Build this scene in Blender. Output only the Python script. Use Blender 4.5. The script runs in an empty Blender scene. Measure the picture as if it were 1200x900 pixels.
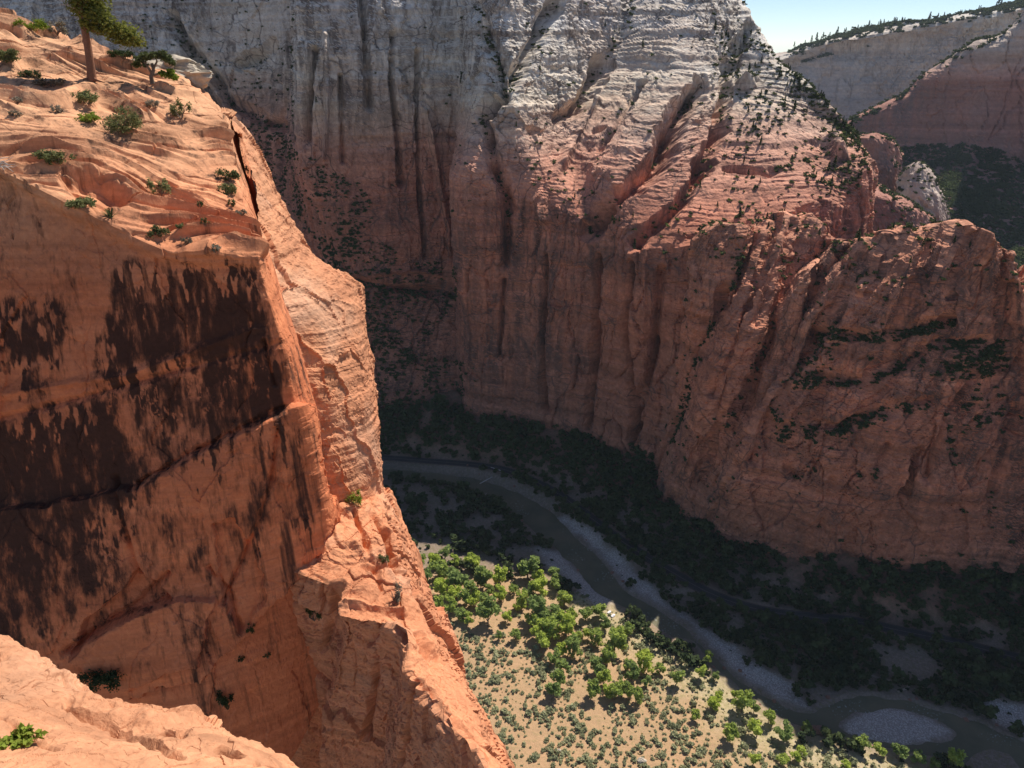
import bpy, math, random
import numpy as np
from mathutils import Vector, Matrix
from mathutils.bvhtree import BVHTree

random.seed(7)
RNG = np.random.default_rng(11)
SC = bpy.context.scene
COL = SC.collection
R = math.radians

# ------------------------------------------------------------------ camera
FPX = 857.0                      # focal length in pixels of the 1200 px wide photograph
PITCH = R(25.0)
cam_d = bpy.data.cameras.new('camera')
cam = bpy.data.objects.new('camera', cam_d); COL.objects.link(cam)
cam_d.sensor_width = 36.0
cam_d.lens = 36.0 * FPX / 1200.0
cam_d.clip_start = 0.2
cam_d.clip_end = 30000.0
cam.location = (0, 0, 0)
cam.rotation_euler = (math.pi / 2 - PITCH, 0, 0)
SC.camera = cam

# ------------------------------------------------------------------ light
SUN_AZ, SUN_EL = R(40.0), R(53.8)          # azimuth: to the right of straight ahead
S_DIR = Vector((math.sin(SUN_AZ) * math.cos(SUN_EL), math.cos(SUN_AZ) * math.cos(SUN_EL), math.sin(SUN_EL)))
W = bpy.data.worlds.new('World'); SC.world = W; W.use_nodes = True
wn = W.node_tree; wn.nodes.clear()
sky = wn.nodes.new('ShaderNodeTexSky'); sky.sky_type = 'NISHITA'; sky.sun_disc = False
sky.sun_elevation = SUN_EL; sky.sun_rotation = SUN_AZ
sky.altitude = 1700; sky.air_density = 0.75; sky.dust_density = 0.1; sky.ozone_density = 4.0
bg = wn.nodes.new('ShaderNodeBackground'); bg.inputs['Strength'].default_value = 0.082
wo = wn.nodes.new('ShaderNodeOutputWorld')
wn.links.new(sky.outputs[0], bg.inputs[0]); wn.links.new(bg.outputs[0], wo.inputs[0])
sd = bpy.data.lights.new('sun', 'SUN'); sd.energy = 4.05; sd.angle = R(0.5); sd.color = (1.0, 0.96, 0.90)
sun = bpy.data.objects.new('sun', sd); COL.objects.link(sun)
sun.rotation_euler = S_DIR.to_track_quat('Z', 'Y').to_euler()
sun.location = S_DIR * 2000
vs = SC.view_settings
SC.display_settings.display_device = 'sRGB'
vs.view_transform = 'Standard'; vs.look = 'None'; vs.exposure = 0.65; vs.gamma = 1.0; vs.use_curve_mapping = False
vs.use_white_balance = True; vs.white_balance_temperature = 6900; vs.white_balance_tint = 10
SC.render.engine = 'CYCLES'
SC.cycles.max_bounces = 8; SC.cycles.diffuse_bounces = 6; SC.cycles.transparent_max_bounces = 6
SC.cycles.volume_bounces = 0

# ------------------------------------------------------------------ geometry of the view -> world points
CP, SP = math.cos(PITCH), math.sin(PITCH)
def ray(px, py):
    X = (px - 600.0) / FPX; Y = (450.0 - py) / FPX
    return np.array([X, CP + Y * SP, -SP + Y * CP])
def pd(px, py, d): return ray(px, py) * d
def py_(px, py, y):
    r = ray(px, py); return r * (y / r[1])
def pz(px, py, z):
    r = ray(px, py); return r * (z / r[2])
def project(P):
    P = np.asarray(P); d = P[..., 1] * CP - P[..., 2] * SP; u = P[..., 1] * SP + P[..., 2] * CP
    d = np.where(np.abs(d) < 1e-6, 1e-6, d)
    return 600 + FPX * P[..., 0] / d, 450 - FPX * u / d, d

# ------------------------------------------------------------------ numpy noise
def _hash(ix, iy, iz, seed):
    h = (ix.astype(np.uint32) * np.uint32(374761393) + iy.astype(np.uint32) * np.uint32(668265263)
         + iz.astype(np.uint32) * np.uint32(2147483647 - 58) + np.uint32(seed * 1013 + 77))
    h = (h ^ (h >> np.uint32(13))) * np.uint32(1274126177)
    h = (h ^ (h >> np.uint32(16))) * np.uint32(2246822519)
    h = h ^ (h >> np.uint32(15))
    return h.astype(np.float32) * np.float32(1.0 / 4294967296.0)
def vnoise(P, seed=0):
    P = np.asarray(P, dtype=np.float32)
    i = np.floor(P).astype(np.int64); f = P - i
    f = f * f * f * (f * (f * 6 - 15) + 10)
    x, y, z = i[..., 0], i[..., 1], i[..., 2]; fx, fy, fz = f[..., 0], f[..., 1], f[..., 2]
    def c(a, b, d): return _hash(x + a, y + b, z + d, seed)
    x00 = c(0,0,0) * (1-fx) + c(1,0,0) * fx; x10 = c(0,1,0) * (1-fx) + c(1,1,0) * fx
    x01 = c(0,0,1) * (1-fx) + c(1,0,1) * fx; x11 = c(0,1,1) * (1-fx) + c(1,1,1) * fx
    return ((x00 * (1-fy) + x10 * fy) * (1-fz) + (x01 * (1-fy) + x11 * fy) * fz) * 2 - 1
ROT = np.array([[0.36, 0.48, -0.8], [-0.8, 0.6, 0.0], [0.48, 0.64, 0.6]], dtype=np.float32)
def fbm(P, oct=4, seed=0, gain=0.5):
    P = np.asarray(P, dtype=np.float32); a = 1.0; s = 0; t = 0
    for k in range(oct):
        s = s + a * vnoise(P, seed + k); t += a; a *= gain; P = (P @ ROT) * 2.03 + 3.7
    return s / t
def ridged(P, oct=3, seed=0):
    P = np.asarray(P, dtype=np.float32); a = 1.0; s = 0; t = 0
    for k in range(oct):
        s = s + a * (1 - np.abs(vnoise(P, seed + k)) * 2); t += a; a *= 0.5; P = (P @ ROT) * 2.03 + 1.3
    return s / t
def worley(P, seed=0):
    P = np.asarray(P, dtype=np.float32); i = np.floor(P).astype(np.int64); f = P - i
    F1 = np.full(P.shape[:-1], 9.0, np.float32); F2 = F1.copy(); ID = np.zeros_like(F1)
    for a in (-1, 0, 1):
        for b in (-1, 0, 1):
            for c in (-1, 0, 1):
                x, y, z = i[..., 0] + a, i[..., 1] + b, i[..., 2] + c
                h = _hash(x, y, z, seed); h2 = _hash(x, y, z, seed + 1); h3 = _hash(x, y, z, seed + 2)
                d = (a + h - f[..., 0])**2 + (b + h2 - f[..., 1])**2 + (c + h3 - f[..., 2])**2
                m = d < F1
                F2 = np.where(m, F1, np.minimum(F2, d)); ID = np.where(m, (h * 7.13 + h2 * 3.7) % 1.0, ID); F1 = np.where(m, d, F1)
    return np.sqrt(F1), np.sqrt(F2), ID
def h1(k, seed):
    k = k.astype(np.int64); return _hash(k, k * 0 + 3, k * 0 + 5, seed)
def sstep(a, b, x):
    t = np.clip((x - a) / (b - a), 0, 1); return t * t * (3 - 2 * t)
def beds(s, seed, sharp=0.8):
    k = np.floor(s); f = s - k; t = sstep(sharp, 1.0, f)
    return h1(k, seed) * (1 - t) + h1(k + 1, seed) * t
def saw(s, seed):                  # treads that swell outward and break back sharply: weathered slickrock steps
    k = np.floor(s); f = s - k; a = 0.5 + 0.7 * h1(k, seed)
    return a * np.where(f < 0.24, f / 0.24, (1 - f) / 0.76)

def seg_dist(X, Y, L):
    """distance to a polyline and the index fraction of the nearest point"""
    D = np.full(X.shape, 1e9); T = np.zeros(X.shape)
    for i in range(len(L) - 1):
        ax, ay = L[i]; bx, by = L[i + 1]; ex, ey = bx - ax, by - ay
        t = np.clip(((X - ax) * ex + (Y - ay) * ey) / (ex * ex + ey * ey + 1e-9), 0, 1)
        d = np.hypot(X - ax - t * ex, Y - ay - t * ey); m = d < D
        D = np.where(m, d, D); T = np.where(m, i + t, T)
    return D, T
def inside(X, Y, poly):
    r = np.zeros(X.shape, bool); n = len(poly); j = n - 1
    for i in range(n):
        xi, yi = poly[i]; xj, yj = poly[j]
        c = ((yi > Y) != (yj > Y)) & (X < (xj - xi) * (Y - yi) / (yj - yi + 1e-12) + xi)
        r ^= c; j = i
    return r
def sdist(X, Y, poly):
    d, _ = seg_dist(X, Y, np.vstack([poly, poly[:1]])); return np.where(inside(X, Y, poly), -d, d)

# ------------------------------------------------------------------ mesh helpers
def grid_mesh(name, P, mat, smooth=False, flip=False):
    n, m = P.shape[:2]
    me = bpy.data.meshes.new(name)
    v = P.reshape(-1, 3).astype(np.float32)
    idx = np.arange(n * m).reshape(n, m)
    a, b, c, d = idx[:-1, :-1].ravel(), idx[:-1, 1:].ravel(), idx[1:, 1:].ravel(), idx[1:, :-1].ravel()
    q = np.stack([a, d, c, b] if not flip else [a, b, c, d], 1).astype(np.int32)
    me.vertices.add(len(v)); me.vertices.foreach_set('co', v.ravel())
    me.loops.add(q.size); me.loops.foreach_set('vertex_index', q.ravel())
    me.polygons.add(len(q)); me.polygons.foreach_set('loop_start', np.arange(0, q.size, 4, dtype=np.int32))
    me.polygons.foreach_set('use_smooth', np.full(len(q), smooth, dtype=bool))
    me.update(calc_edges=True); me.materials.append(mat)
    return me
def link(name, me, parent=None):
    o = bpy.data.objects.new(name, me); COL.objects.link(o); o.parent = parent; return o
def tag(o, label, cat, group=None, kind=None):
    o['label'] = label; o['category'] = cat
    if group: o['group'] = group
    if kind: o['kind'] = kind
    return o
def poly_mesh(name, V, F, mat, smooth=False):
    me = bpy.data.meshes.new(name)
    V = np.asarray(V, np.float32); F = np.asarray(F, np.int32); k = F.shape[1]
    me.vertices.add(len(V)); me.vertices.foreach_set('co', V.ravel())
    me.loops.add(F.size); me.loops.foreach_set('vertex_index', F.ravel())
    me.polygons.add(len(F)); me.polygons.foreach_set('loop_start', np.arange(0, F.size, k, dtype=np.int32))
    me.polygons.foreach_set('use_smooth', np.full(len(F), smooth, dtype=bool))
    me.update(calc_edges=True); me.materials.append(mat)
    return me

def resample_axis(C, counts, tension):
    """Catmull-Rom mixed with straight lines along axis 0."""
    n = C.shape[0]; out = []
    for i in range(n - 1):
        p0 = C[max(i - 1, 0)]; p1 = C[i]; p2 = C[i + 1]; p3 = C[min(i + 2, n - 1)]
        k = counts[i]; ts = np.arange(k) / k
        if i == n - 2: ts = np.arange(k + 1) / k
        for t in ts:
            cr = 0.5 * (2 * p1 + (p2 - p0) * t + (2 * p0 - 5 * p1 + 4 * p2 - p3) * t * t + (3 * p1 - p0 - 3 * p2 + p3) * t**3)
            out.append(cr * (1 - tension) + (p1 * (1 - t) + p2 * t) * tension)
    return np.array(out)
def upsample(net, nu, nv, tension=0.5, blur=0, vw=None, uw=None):
    """net: rows x cols x 3 -> dense grid about nv rows by nu columns, points spread by length."""
    N = np.array(net, float)
    lv = np.linalg.norm(np.diff(N, axis=0), axis=2).mean(1); lu = np.linalg.norm(np.diff(N, axis=1), axis=2).mean(0)
    # nearer spans get more points: weigh each by distance from the camera
    dv = np.linalg.norm(0.5 * (N[1:] + N[:-1]), axis=2).mean(1); du = np.linalg.norm(0.5 * (N[:, 1:] + N[:, :-1]), axis=2).mean(0)
    lv = lv / np.maximum(dv, np.median(dv)); lu = lu / np.maximum(du, np.median(du))
    if vw is not None: lv = lv * np.array(vw)
    if uw is not None: lu = lu * np.array(uw)
    cv = np.maximum(2, np.round(nv * lv / lv.sum())).astype(int); cu = np.maximum(2, np.round(nu * lu / lu.sum())).astype(int)
    G = resample_axis(N, cv, tension)
    G = resample_axis(G.transpose(1, 0, 2), cu, tension).transpose(1, 0, 2)
    for _ in range(blur):
        H = G.copy()
        H[1:-1] = (G[:-2] + 2 * G[1:-1] + G[2:]) / 4; G = H.copy()
        H[:, 1:-1] = (G[:, :-2] + 2 * G[:, 1:-1] + G[:, 2:]) / 4; G = H
    return G
def normals(G):
    du = np.gradient(G, axis=1); dv = np.gradient(G, axis=0)
    n = np.cross(dv, du); n /= np.linalg.norm(n, axis=2, keepdims=True) + 1e-9
    return n
def face_camera(G):
    n = normals(G)
    c = (n * -G).sum(2)
    if np.median(c) < 0: return -n, True
    return n, False

def rock_shape(G, n, L, slab=1.0, bed=1.0, joint=1.0, rough=1.0, seed=0, dip=(0.0, 0.0), tall=3.2, panel=0.0, lean=0.0):
    """Push a smooth rock surface out and in along its normals: exfoliation slabs, joints, beds, erosion. L = size in metres of a main block."""
    P = G.astype(np.float32)
    w = np.stack([fbm(P / (L * 2.2), 3, seed + 40 + k) for k in range(3)], -1) * L * 0.55
    w2 = np.stack([fbm(P / (L * .35), 3, seed + 50 + k) for k in range(3)], -1) * L * 0.10
    Q = P + w + w2
    m1 = sstep(-0.05, 0.35, fbm(P / (L * 1.6), 2, seed + 60)); m2 = sstep(-0.1, 0.3, fbm(P / (L * .9), 2, seed + 62))
    sf = 0.3 + 0.7 * sstep(.72, .45, n[..., 2]); slab = slab * sf; joint = joint * sf        # sloping slabs stay smooth
    F1, F2, ID = worley(Q / np.array([L * 1.1, L * 1.1, L * tall], np.float32), seed + 1)
    d = slab * L * 0.20 * (ID - 0.5)
    d -= joint * m1 * L * 0.12 * np.exp(-(F2 - F1) / 0.03)
    F1, F2, ID = worley(Q / np.array([L * .40, L * .40, L * tall * 0.30], np.float32) + 9.3, seed + 5)
    d += slab * m2 * L * 0.085 * (ID - 0.5) - joint * m2 * L * 0.03 * np.exp(-(F2 - F1) / 0.04)
    F1, F2, ID = worley((P + w2) / np.array([L * .13, L * .13, L * 0.10], np.float32) + 4.1, seed + 7)
    d += slab * (1 - m1 * .5) * L * 0.048 * (ID - 0.5) - joint * m2 * L * .016 * np.exp(-(F2 - F1) / 0.06)
    s = (P[..., 2] + w[..., 2] * 0.13 + w2[..., 2] * .25 + dip[0] * P[..., 0] + dip[1] * P[..., 1]) / (L * 0.38)
    mb = 0.4 + 0.6 * sstep(-.3, .3, fbm(P / (L * 1.1), 2, seed + 64))
    d += bed * mb * (L * 0.085 * (beds(s, seed + 9, 0.7) - 0.5) + L * 0.045 * (beds(s * 3.3 + 2, seed + 10, 0.6) - 0.5) + L * 0.018 * (beds(s * 9.7 + 1, seed + 11, 0.5) - 0.5))
    if panel:                                  # upright joint panels: flat strips between vertical breaks
        pw = fbm(P * np.array([1, 1, .35], np.float32) / (L * 1.6), 3, seed + 70) * L * .7 + w2[..., 0]
        aa = (P[..., 0] * .82 - P[..., 1] * .57 - lean * P[..., 2] + pw) / (L * .8); vs_ = sstep(.75, .35, n[..., 2])
        mp = sstep(-.15, .2, fbm(P / (L * 1.3), 2, seed + 72))
        d += panel * vs_ * L * (0.16 * (beds(aa, seed + 73, .86) - .5) + 0.07 * mp * (beds(aa * 3.1 + 5, seed + 74, .8) - .5) + 0.03 * (beds(aa * 8.3, seed + 75, .7) - .5))
        fa = np.abs(aa * 3.1 + 5 - np.floor(aa * 3.1 + 5) - .5) * 2
        d -= panel * vs_ * mp * L * .05 * sstep(.93, 1, fa)
    d += rough * L * 0.28 * fbm(P / (L * 1.7), 6, seed + 20, 0.48)
    d += rough * L * 0.03 * ridged(P / (L * 0.22), 3, seed + 30)
    return d
def cap_steps(k, seed, amp, period, lim=0.35, dipx=0.25, dipy=0.1, block=3.2):
    """Weathered cross-bed steps on gently sloping rock: beds of uneven thickness broken into staggered blocks (fades out on steep walls). k scales all lengths."""
    def f(G, n):
        P = (G / k).astype(np.float32)
        w = fbm(P / 12.0, 2, seed) * 3.6 + fbm(P / 3.2, 2, seed + 4) * 0.30
        s = (P[..., 2] * 1.0 + dipx * P[..., 0] + dipy * P[..., 1] + w) / period
        up = sstep(lim - .2, lim + .15, n[..., 2])
        mod = 0.35 + 0.9 * sstep(-.3, .3, fbm(P / 4.0, 2, seed + 8))
        kk = np.floor(s); u = (P[..., 0] * 0.8 - P[..., 1] * 0.6 + fbm(P / 2.5, 2, seed + 12) * .9) / (period * block) + h1(kk, seed + 16) * 9
        fb = np.abs(u - np.floor(u) - 0.5) * 2; kb = np.floor(u) + kk * 31; hb_ = h1(kb, seed + 17)
        st = saw(s, seed + 1) * (0.55 + 0.6 * hb_) + saw(s * 2.2 + fbm(P / 3.0, 2, seed + 3) * .5, seed + 2) * 0.36
        st = st - 0.40 * sstep(0.92, 1.0, fb) * sstep(.35, .6, hb_)
        return k * up * amp * mod * st
    return f
def carve(G, lines):
    """Gullies, cracks (negative depth digs in) and noses: (pixels along it on the photograph's rock face, half width m, depth m); found on the surface, dug in 3D."""
    px, py, _ = project(G); d = np.zeros(G.shape[:2], np.float32); G32 = G.astype(np.float32)
    Pw = G.astype(np.float32) / (1.9 * np.mean([l[1] for l in lines])); ww = 1 + .6 * fbm(Pw, 3, 79); wb = fbm(Pw * .6, 4, 81); wc = 1 + 0.6 * fbm(Pw * .8, 3, 83)
    for pts, wd, dp in lines:
        W3 = []
        for (x, y) in pts:
            k = np.argmin((px - x) ** 2 + (py - y) ** 2); W3.append(G.reshape(-1, 3)[k])
        W3 = np.array(W3); D = np.full(G.shape[:2], 1e9)
        for a_, b_ in zip(W3[:-1], W3[1:]):
            e = (b_ - a_).astype(np.float32); q = G32 - a_.astype(np.float32); t = np.clip((q @ e) / (e @ e + 1e-9), 0, 1)
            q -= t[..., None] * e; D = np.minimum(D, np.sqrt(np.einsum('ijk,ijk->ij', q, q)))
        x = np.maximum(D + wb * wd * .45, 0) / (wd * ww)
        d += dp * np.clip(1 - x, 0, 1) ** 1.25 * wc
    return d

# ------------------------------------------------------------------ materials
def mat_new(name):
    m = bpy.data.materials.new(name); m.use_nodes = True
    nt = m.node_tree; nt.nodes.clear()
    out = nt.nodes.new('ShaderNodeOutputMaterial'); b = nt.nodes.new('ShaderNodeBsdfPrincipled')
    nt.links.new(b.outputs[0], out.inputs[0]); b.inputs['Roughness'].default_value = 0.9
    if 'Specular IOR Level' in b.inputs: b.inputs['Specular IOR Level'].default_value = 0.2
    return m, nt, b
class NB:
    def __init__(s, nt):
        s.nt = nt; s.co = nt.nodes.new('ShaderNodeTexCoord').outputs['Object']
    def lk(s, a, b): s.nt.links.new(a, b)
    def scaled(s, sc, rot=(0, 0, 0)):
        m = s.nt.nodes.new('ShaderNodeMapping'); m.inputs['Scale'].default_value = sc; m.inputs['Rotation'].default_value = rot
        s.lk(s.co, m.inputs[0]); return m.outputs[0]
    def noise(s, vec, scale=1.0, detail=5, rough=0.55, dist=0.0):
        n = s.nt.nodes.new('ShaderNodeTexNoise'); n.inputs['Scale'].default_value = scale; n.inputs['Detail'].default_value = detail
        n.inputs['Roughness'].default_value = rough; n.inputs['Distortion'].default_value = dist
        s.lk(vec, n.inputs['Vector']); return n.outputs[0]
    def ramp(s, fac, stops, mode='LINEAR'):
        r = s.nt.nodes.new('ShaderNodeValToRGB'); r.color_ramp.interpolation = mode
        e = r.color_ramp.elements
        while len(e) < len(stops): e.new(0.5)
        for i, (p, c) in enumerate(stops):
            e[i].position = p
            e[i].color = (c, c, c, 1) if isinstance(c, (int, float)) else (*c, 1)
        s.lk(fac, r.inputs[0]); return r.outputs[0]
    def mix(s, fac, a, b, mode='MIX'):
        m = s.nt.nodes.new('ShaderNodeMix'); m.data_type = 'RGBA'; m.blend_type = mode
        for sock, v in ((m.inputs[0], fac), (m.inputs[6], a), (m.inputs[7], b)):
            if isinstance(v, (int, float)): sock.default_value = v
            elif isinstance(v, tuple): sock.default_value = (*v, 1)
            else: s.lk(v, sock)
        return m.outputs[2]
    def math(s, op, a, b=0.0, c=None):
        m = s.nt.nodes.new('ShaderNodeMath'); m.operation = op
        for sock, v in zip(m.inputs, (a, b, c)):
            if v is None: continue
            if isinstance(v, (int, float)): sock.default_value = v
            else: s.lk(v, sock)
        return m.outputs[0]
    def sep(s, vec):
        n = s.nt.nodes.new('ShaderNodeSeparateXYZ'); s.lk(vec, n.inputs[0]); return n.outputs
    def bump(s, h, strength, dist, prev=None):
        b = s.nt.nodes.new('ShaderNodeBump'); b.inputs['Strength'].default_value = strength; b.inputs['Distance'].default_value = dist
        s.lk(h, b.inputs['Height'])
        if prev is not None: s.lk(prev, b.inputs['Normal'])
        return b.outputs[0]

def rock_material(name, zstops, z0, z1, zwarp, wscale, unit, varnish=0.6, varn_and_shade_col=(0.035, 0.024, 0.022), vthr=(0.52, 0.66),
                  pale=0.35, bumpd=1.0, dip=(0.0, 0.0, 0.0), streak_len=14.0, vmask=(0.42, 0.58), tint_var=0.3, stain=False, cracks=0.0, grain=0.35):
    """Layered sandstone: colour by height (a real change of strata), thin beds, mineral stains, dark varnish streaks running down."""
    m, nt, b = mat_new(name); n = NB(nt)
    z = n.sep(n.co)[2]
    big = n.noise(n.scaled((wscale,) * 3), 1.0, 4)
    zz = n.math('ADD', z, n.math('MULTIPLY', n.math('SUBTRACT', big, 0.5), zwarp))
    mr = nt.nodes.new('ShaderNodeMapRange'); mr.inputs[1].default_value = z0; mr.inputs[2].default_value = z1; n.lk(zz, mr.inputs[0])
    col = n.ramp(mr.outputs[0], zstops)
    u = 1.0 / unit
    # thin beds
    bd = n.noise(n.scaled((u * .12, u * .12, u * 2.6), dip), 1.0, 6, 0.62, 0.6)
    col = n.mix(tint_var + .25, col, n.ramp(bd, [(0.28, 0.25), (0.5, 0.62), (0.72, 1.0)]), 'OVERLAY')
    # blotches of tint
    bl = n.noise(n.scaled((u * .22, u * .22, u * .16)), 1.0, 5, 0.6)
    col = n.mix(n.ramp(bl, [(0.4, 0.0), (0.7, tint_var)]), col, (0.36, 0.12, 0.06))
    bl2 = n.noise(n.scaled((u * .3 + .01, u * .3, u * .22)), 1.0, 4, 0.6)
    col = n.mix(n.ramp(bl2, [(0.52, 0.0), (0.72, pale)]), col, (0.60, 0.43, 0.31))
    # varnish streaks
    st = n.noise(n.scaled((u * 2.6, u * 2.6, u * 2.6 / streak_len)), 1.0, 9, 0.70, 0.25)
    ms = n.noise(n.scaled((u * .13, u * .13, u * .11)), 1.0, 4, 0.62, 0.4)
    nrm = nt.nodes.new('ShaderNodeNewGeometry'); nz = n.sep(nrm.outputs['True Normal'])[2]
    steep = n.ramp(n.math('ABSOLUTE', nz), [(0.35, 1.0), (0.62, 0.0)])
    vf = n.math('MULTIPLY', n.ramp(st, [(vthr[0] - .08, 0.0), (vthr[1], 1.0)]), n.ramp(ms, [(vmask[0], 0.0), (vmask[1], 1.0)]))
    if stain:                    # where the mineral stain lies is stored on the mesh, its streaks come from the noise
        at = nt.nodes.new('ShaderNodeAttribute'); at.attribute_name = 'stain'; at.attribute_type = 'GEOMETRY'
        st2 = n.noise(n.scaled((u * 2.0, u * 2.0, u * .05)), 1.0, 4, 0.6, 0.1)
        st3 = n.noise(n.scaled((u * 7.5, u * 7.5, u * .16)), 1.0, 5, 0.65, 0.2)
        sv = at.outputs['Fac']
        for t_, k_ in ((st2, 3.0), (st3, 2.6), (ms, 1.0)): sv = n.math('ADD', sv, n.math('MULTIPLY', n.math('SUBTRACT', t_, 0.5), k_))
        vf = n.ramp(sv, [(0.10, 0.0), (0.45, .42), (0.72, .84), (1.2, 1.0)])
    vf = n.math('MULTIPLY', vf if stain else n.math('MULTIPLY', vf, steep), varnish)
    col = n.mix(vf, col, varn_and_shade_col)
    if cracks:                   # joints painted dark as seep stain and crack shade, mostly upright, shorter along beds
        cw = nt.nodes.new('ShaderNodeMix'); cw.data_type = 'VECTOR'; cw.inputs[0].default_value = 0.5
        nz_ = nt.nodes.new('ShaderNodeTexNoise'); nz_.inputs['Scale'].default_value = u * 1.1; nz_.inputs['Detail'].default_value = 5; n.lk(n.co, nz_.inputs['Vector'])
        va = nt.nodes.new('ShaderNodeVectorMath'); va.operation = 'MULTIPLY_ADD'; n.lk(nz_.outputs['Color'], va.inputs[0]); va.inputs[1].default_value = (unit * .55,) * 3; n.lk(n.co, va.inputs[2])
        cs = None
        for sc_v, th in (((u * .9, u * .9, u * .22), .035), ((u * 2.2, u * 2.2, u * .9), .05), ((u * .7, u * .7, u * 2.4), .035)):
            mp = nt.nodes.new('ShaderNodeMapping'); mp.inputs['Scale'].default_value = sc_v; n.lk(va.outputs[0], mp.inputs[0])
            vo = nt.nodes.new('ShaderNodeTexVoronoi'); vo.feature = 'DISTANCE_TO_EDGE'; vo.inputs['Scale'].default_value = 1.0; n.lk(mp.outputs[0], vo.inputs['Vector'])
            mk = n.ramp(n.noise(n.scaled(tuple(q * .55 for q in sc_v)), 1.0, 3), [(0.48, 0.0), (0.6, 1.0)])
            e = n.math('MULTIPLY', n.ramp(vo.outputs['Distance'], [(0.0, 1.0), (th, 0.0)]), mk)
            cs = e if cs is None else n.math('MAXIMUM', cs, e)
        col = n.mix(n.math('MULTIPLY', cs, cracks), col, varn_and_shade_col)
    # grain
    gr = n.noise(n.scaled((u * 9,) * 3), 1.0, 4, 0.7)
    col = n.mix(grain, col, n.ramp(gr, [(0.3, 0.3), (0.5, 0.52), (0.7, 0.8)]), 'OVERLAY')
    n.lk(col, b.inputs['Base Color'])
    h1_ = n.noise(n.scaled((u * 1.2, u * 1.2, u * 6.0), dip), 1.0, 8, 0.65, 0.4)
    h2_ = n.noise(n.scaled((u * 3.2,) * 3), 1.0, 8, 0.7)
    h0_ = n.noise(n.scaled((u * .7, u * .7, u * .12)), 1.0, 6, 0.6, 0.3)
    nb = n.bump(h0_, 0.9, 0.16 * unit * bumpd)
    nb = n.bump(h1_, 0.9, (0.015 if stain else 0.10) * unit * bumpd, nb)
    nb = n.bump(h2_, 0.8, 0.06 * unit * bumpd, nb)
    n.lk(nb, b.inputs['Normal'])
    return m

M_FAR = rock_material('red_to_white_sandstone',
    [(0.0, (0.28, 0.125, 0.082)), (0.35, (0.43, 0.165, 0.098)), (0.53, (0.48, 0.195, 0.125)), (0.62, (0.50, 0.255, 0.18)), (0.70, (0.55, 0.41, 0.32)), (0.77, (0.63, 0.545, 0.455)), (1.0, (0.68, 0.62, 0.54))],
    -300, 60, 50, 0.006, 26.0, varnish=0.8, varn_and_shade_col=(0.075, 0.055, 0.05), vthr=(0.48, 0.56), vmask=(0.38, 0.54), pale=0.12, streak_len=6, bumpd=0.9, tint_var=0.28, cracks=.75, grain=.55)
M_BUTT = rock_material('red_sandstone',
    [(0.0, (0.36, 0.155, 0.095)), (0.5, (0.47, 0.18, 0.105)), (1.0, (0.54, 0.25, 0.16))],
    -300, -80, 60, 0.008, 22.0, varnish=0.85, varn_and_shade_col=(0.075, 0.055, 0.05), vthr=(0.48, 0.56), pale=0.18, streak_len=5, bumpd=0.9, vmask=(0.42, 0.58), tint_var=0.45, cracks=.75, grain=.55)
M_MESA = rock_material('white_mesa_sandstone',
    [(0.0, (0.27, 0.15, 0.12)), (0.25, (0.32, 0.22, 0.18)), (0.45, (0.42, 0.35, 0.30)), (0.68, (0.50, 0.44, 0.38)), (1.0, (0.56, 0.51, 0.45))],
    -330, 60, 110, 0.0022, 70.0, varnish=0.5, pale=0.2, streak_len=10, bumpd=0.7)
M_SIDE = rock_material('red_streaked_sandstone', [(0.0, (0.26, 0.14, 0.12)), (0.45, (0.32, 0.155, 0.12)), (0.8, (0.34, 0.17, 0.13)), (1.0, (0.46, 0.38, 0.32))],
    -300, -10, 60, 0.004, 55.0, varnish=0.75, varn_and_shade_col=(0.13, 0.115, 0.115), vthr=(0.45, 0.58), vmask=(0.38, 0.52), pale=0.15, streak_len=8, bumpd=0.7)
M_NEAR = rock_material('orange_sandstone_with_desert_varnish',
    [(0.0, (0.55, 0.172, 0.074)), (0.5, (0.54, 0.165, 0.071)), (0.66, (0.54, 0.185, 0.085)), (0.80, (0.50, 0.255, 0.14)), (1.0, (0.52, 0.285, 0.162))],
    -48, 2, 8, 0.07, 3.4, varnish=0.96, varn_and_shade_col=(0.045, 0.023, 0.017), vthr=(0.40, 0.56), vmask=(0.36, 0.50), pale=0.1, bumpd=0.5, streak_len=16, stain=True)
M_CAP = rock_material('pale_orange_slickrock',
    [(0.0, (0.49, 0.20, 0.10)), (0.5, (0.49, 0.215, 0.112)), (1.0, (0.50, 0.255, 0.142))],
    -60, 2, 10, 0.08, 2.2, varnish=0.35, varn_and_shade_col=(0.12, 0.055, 0.035), pale=0.4, bumpd=0.5, dip=(0.25, 0.2, 0))

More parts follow.
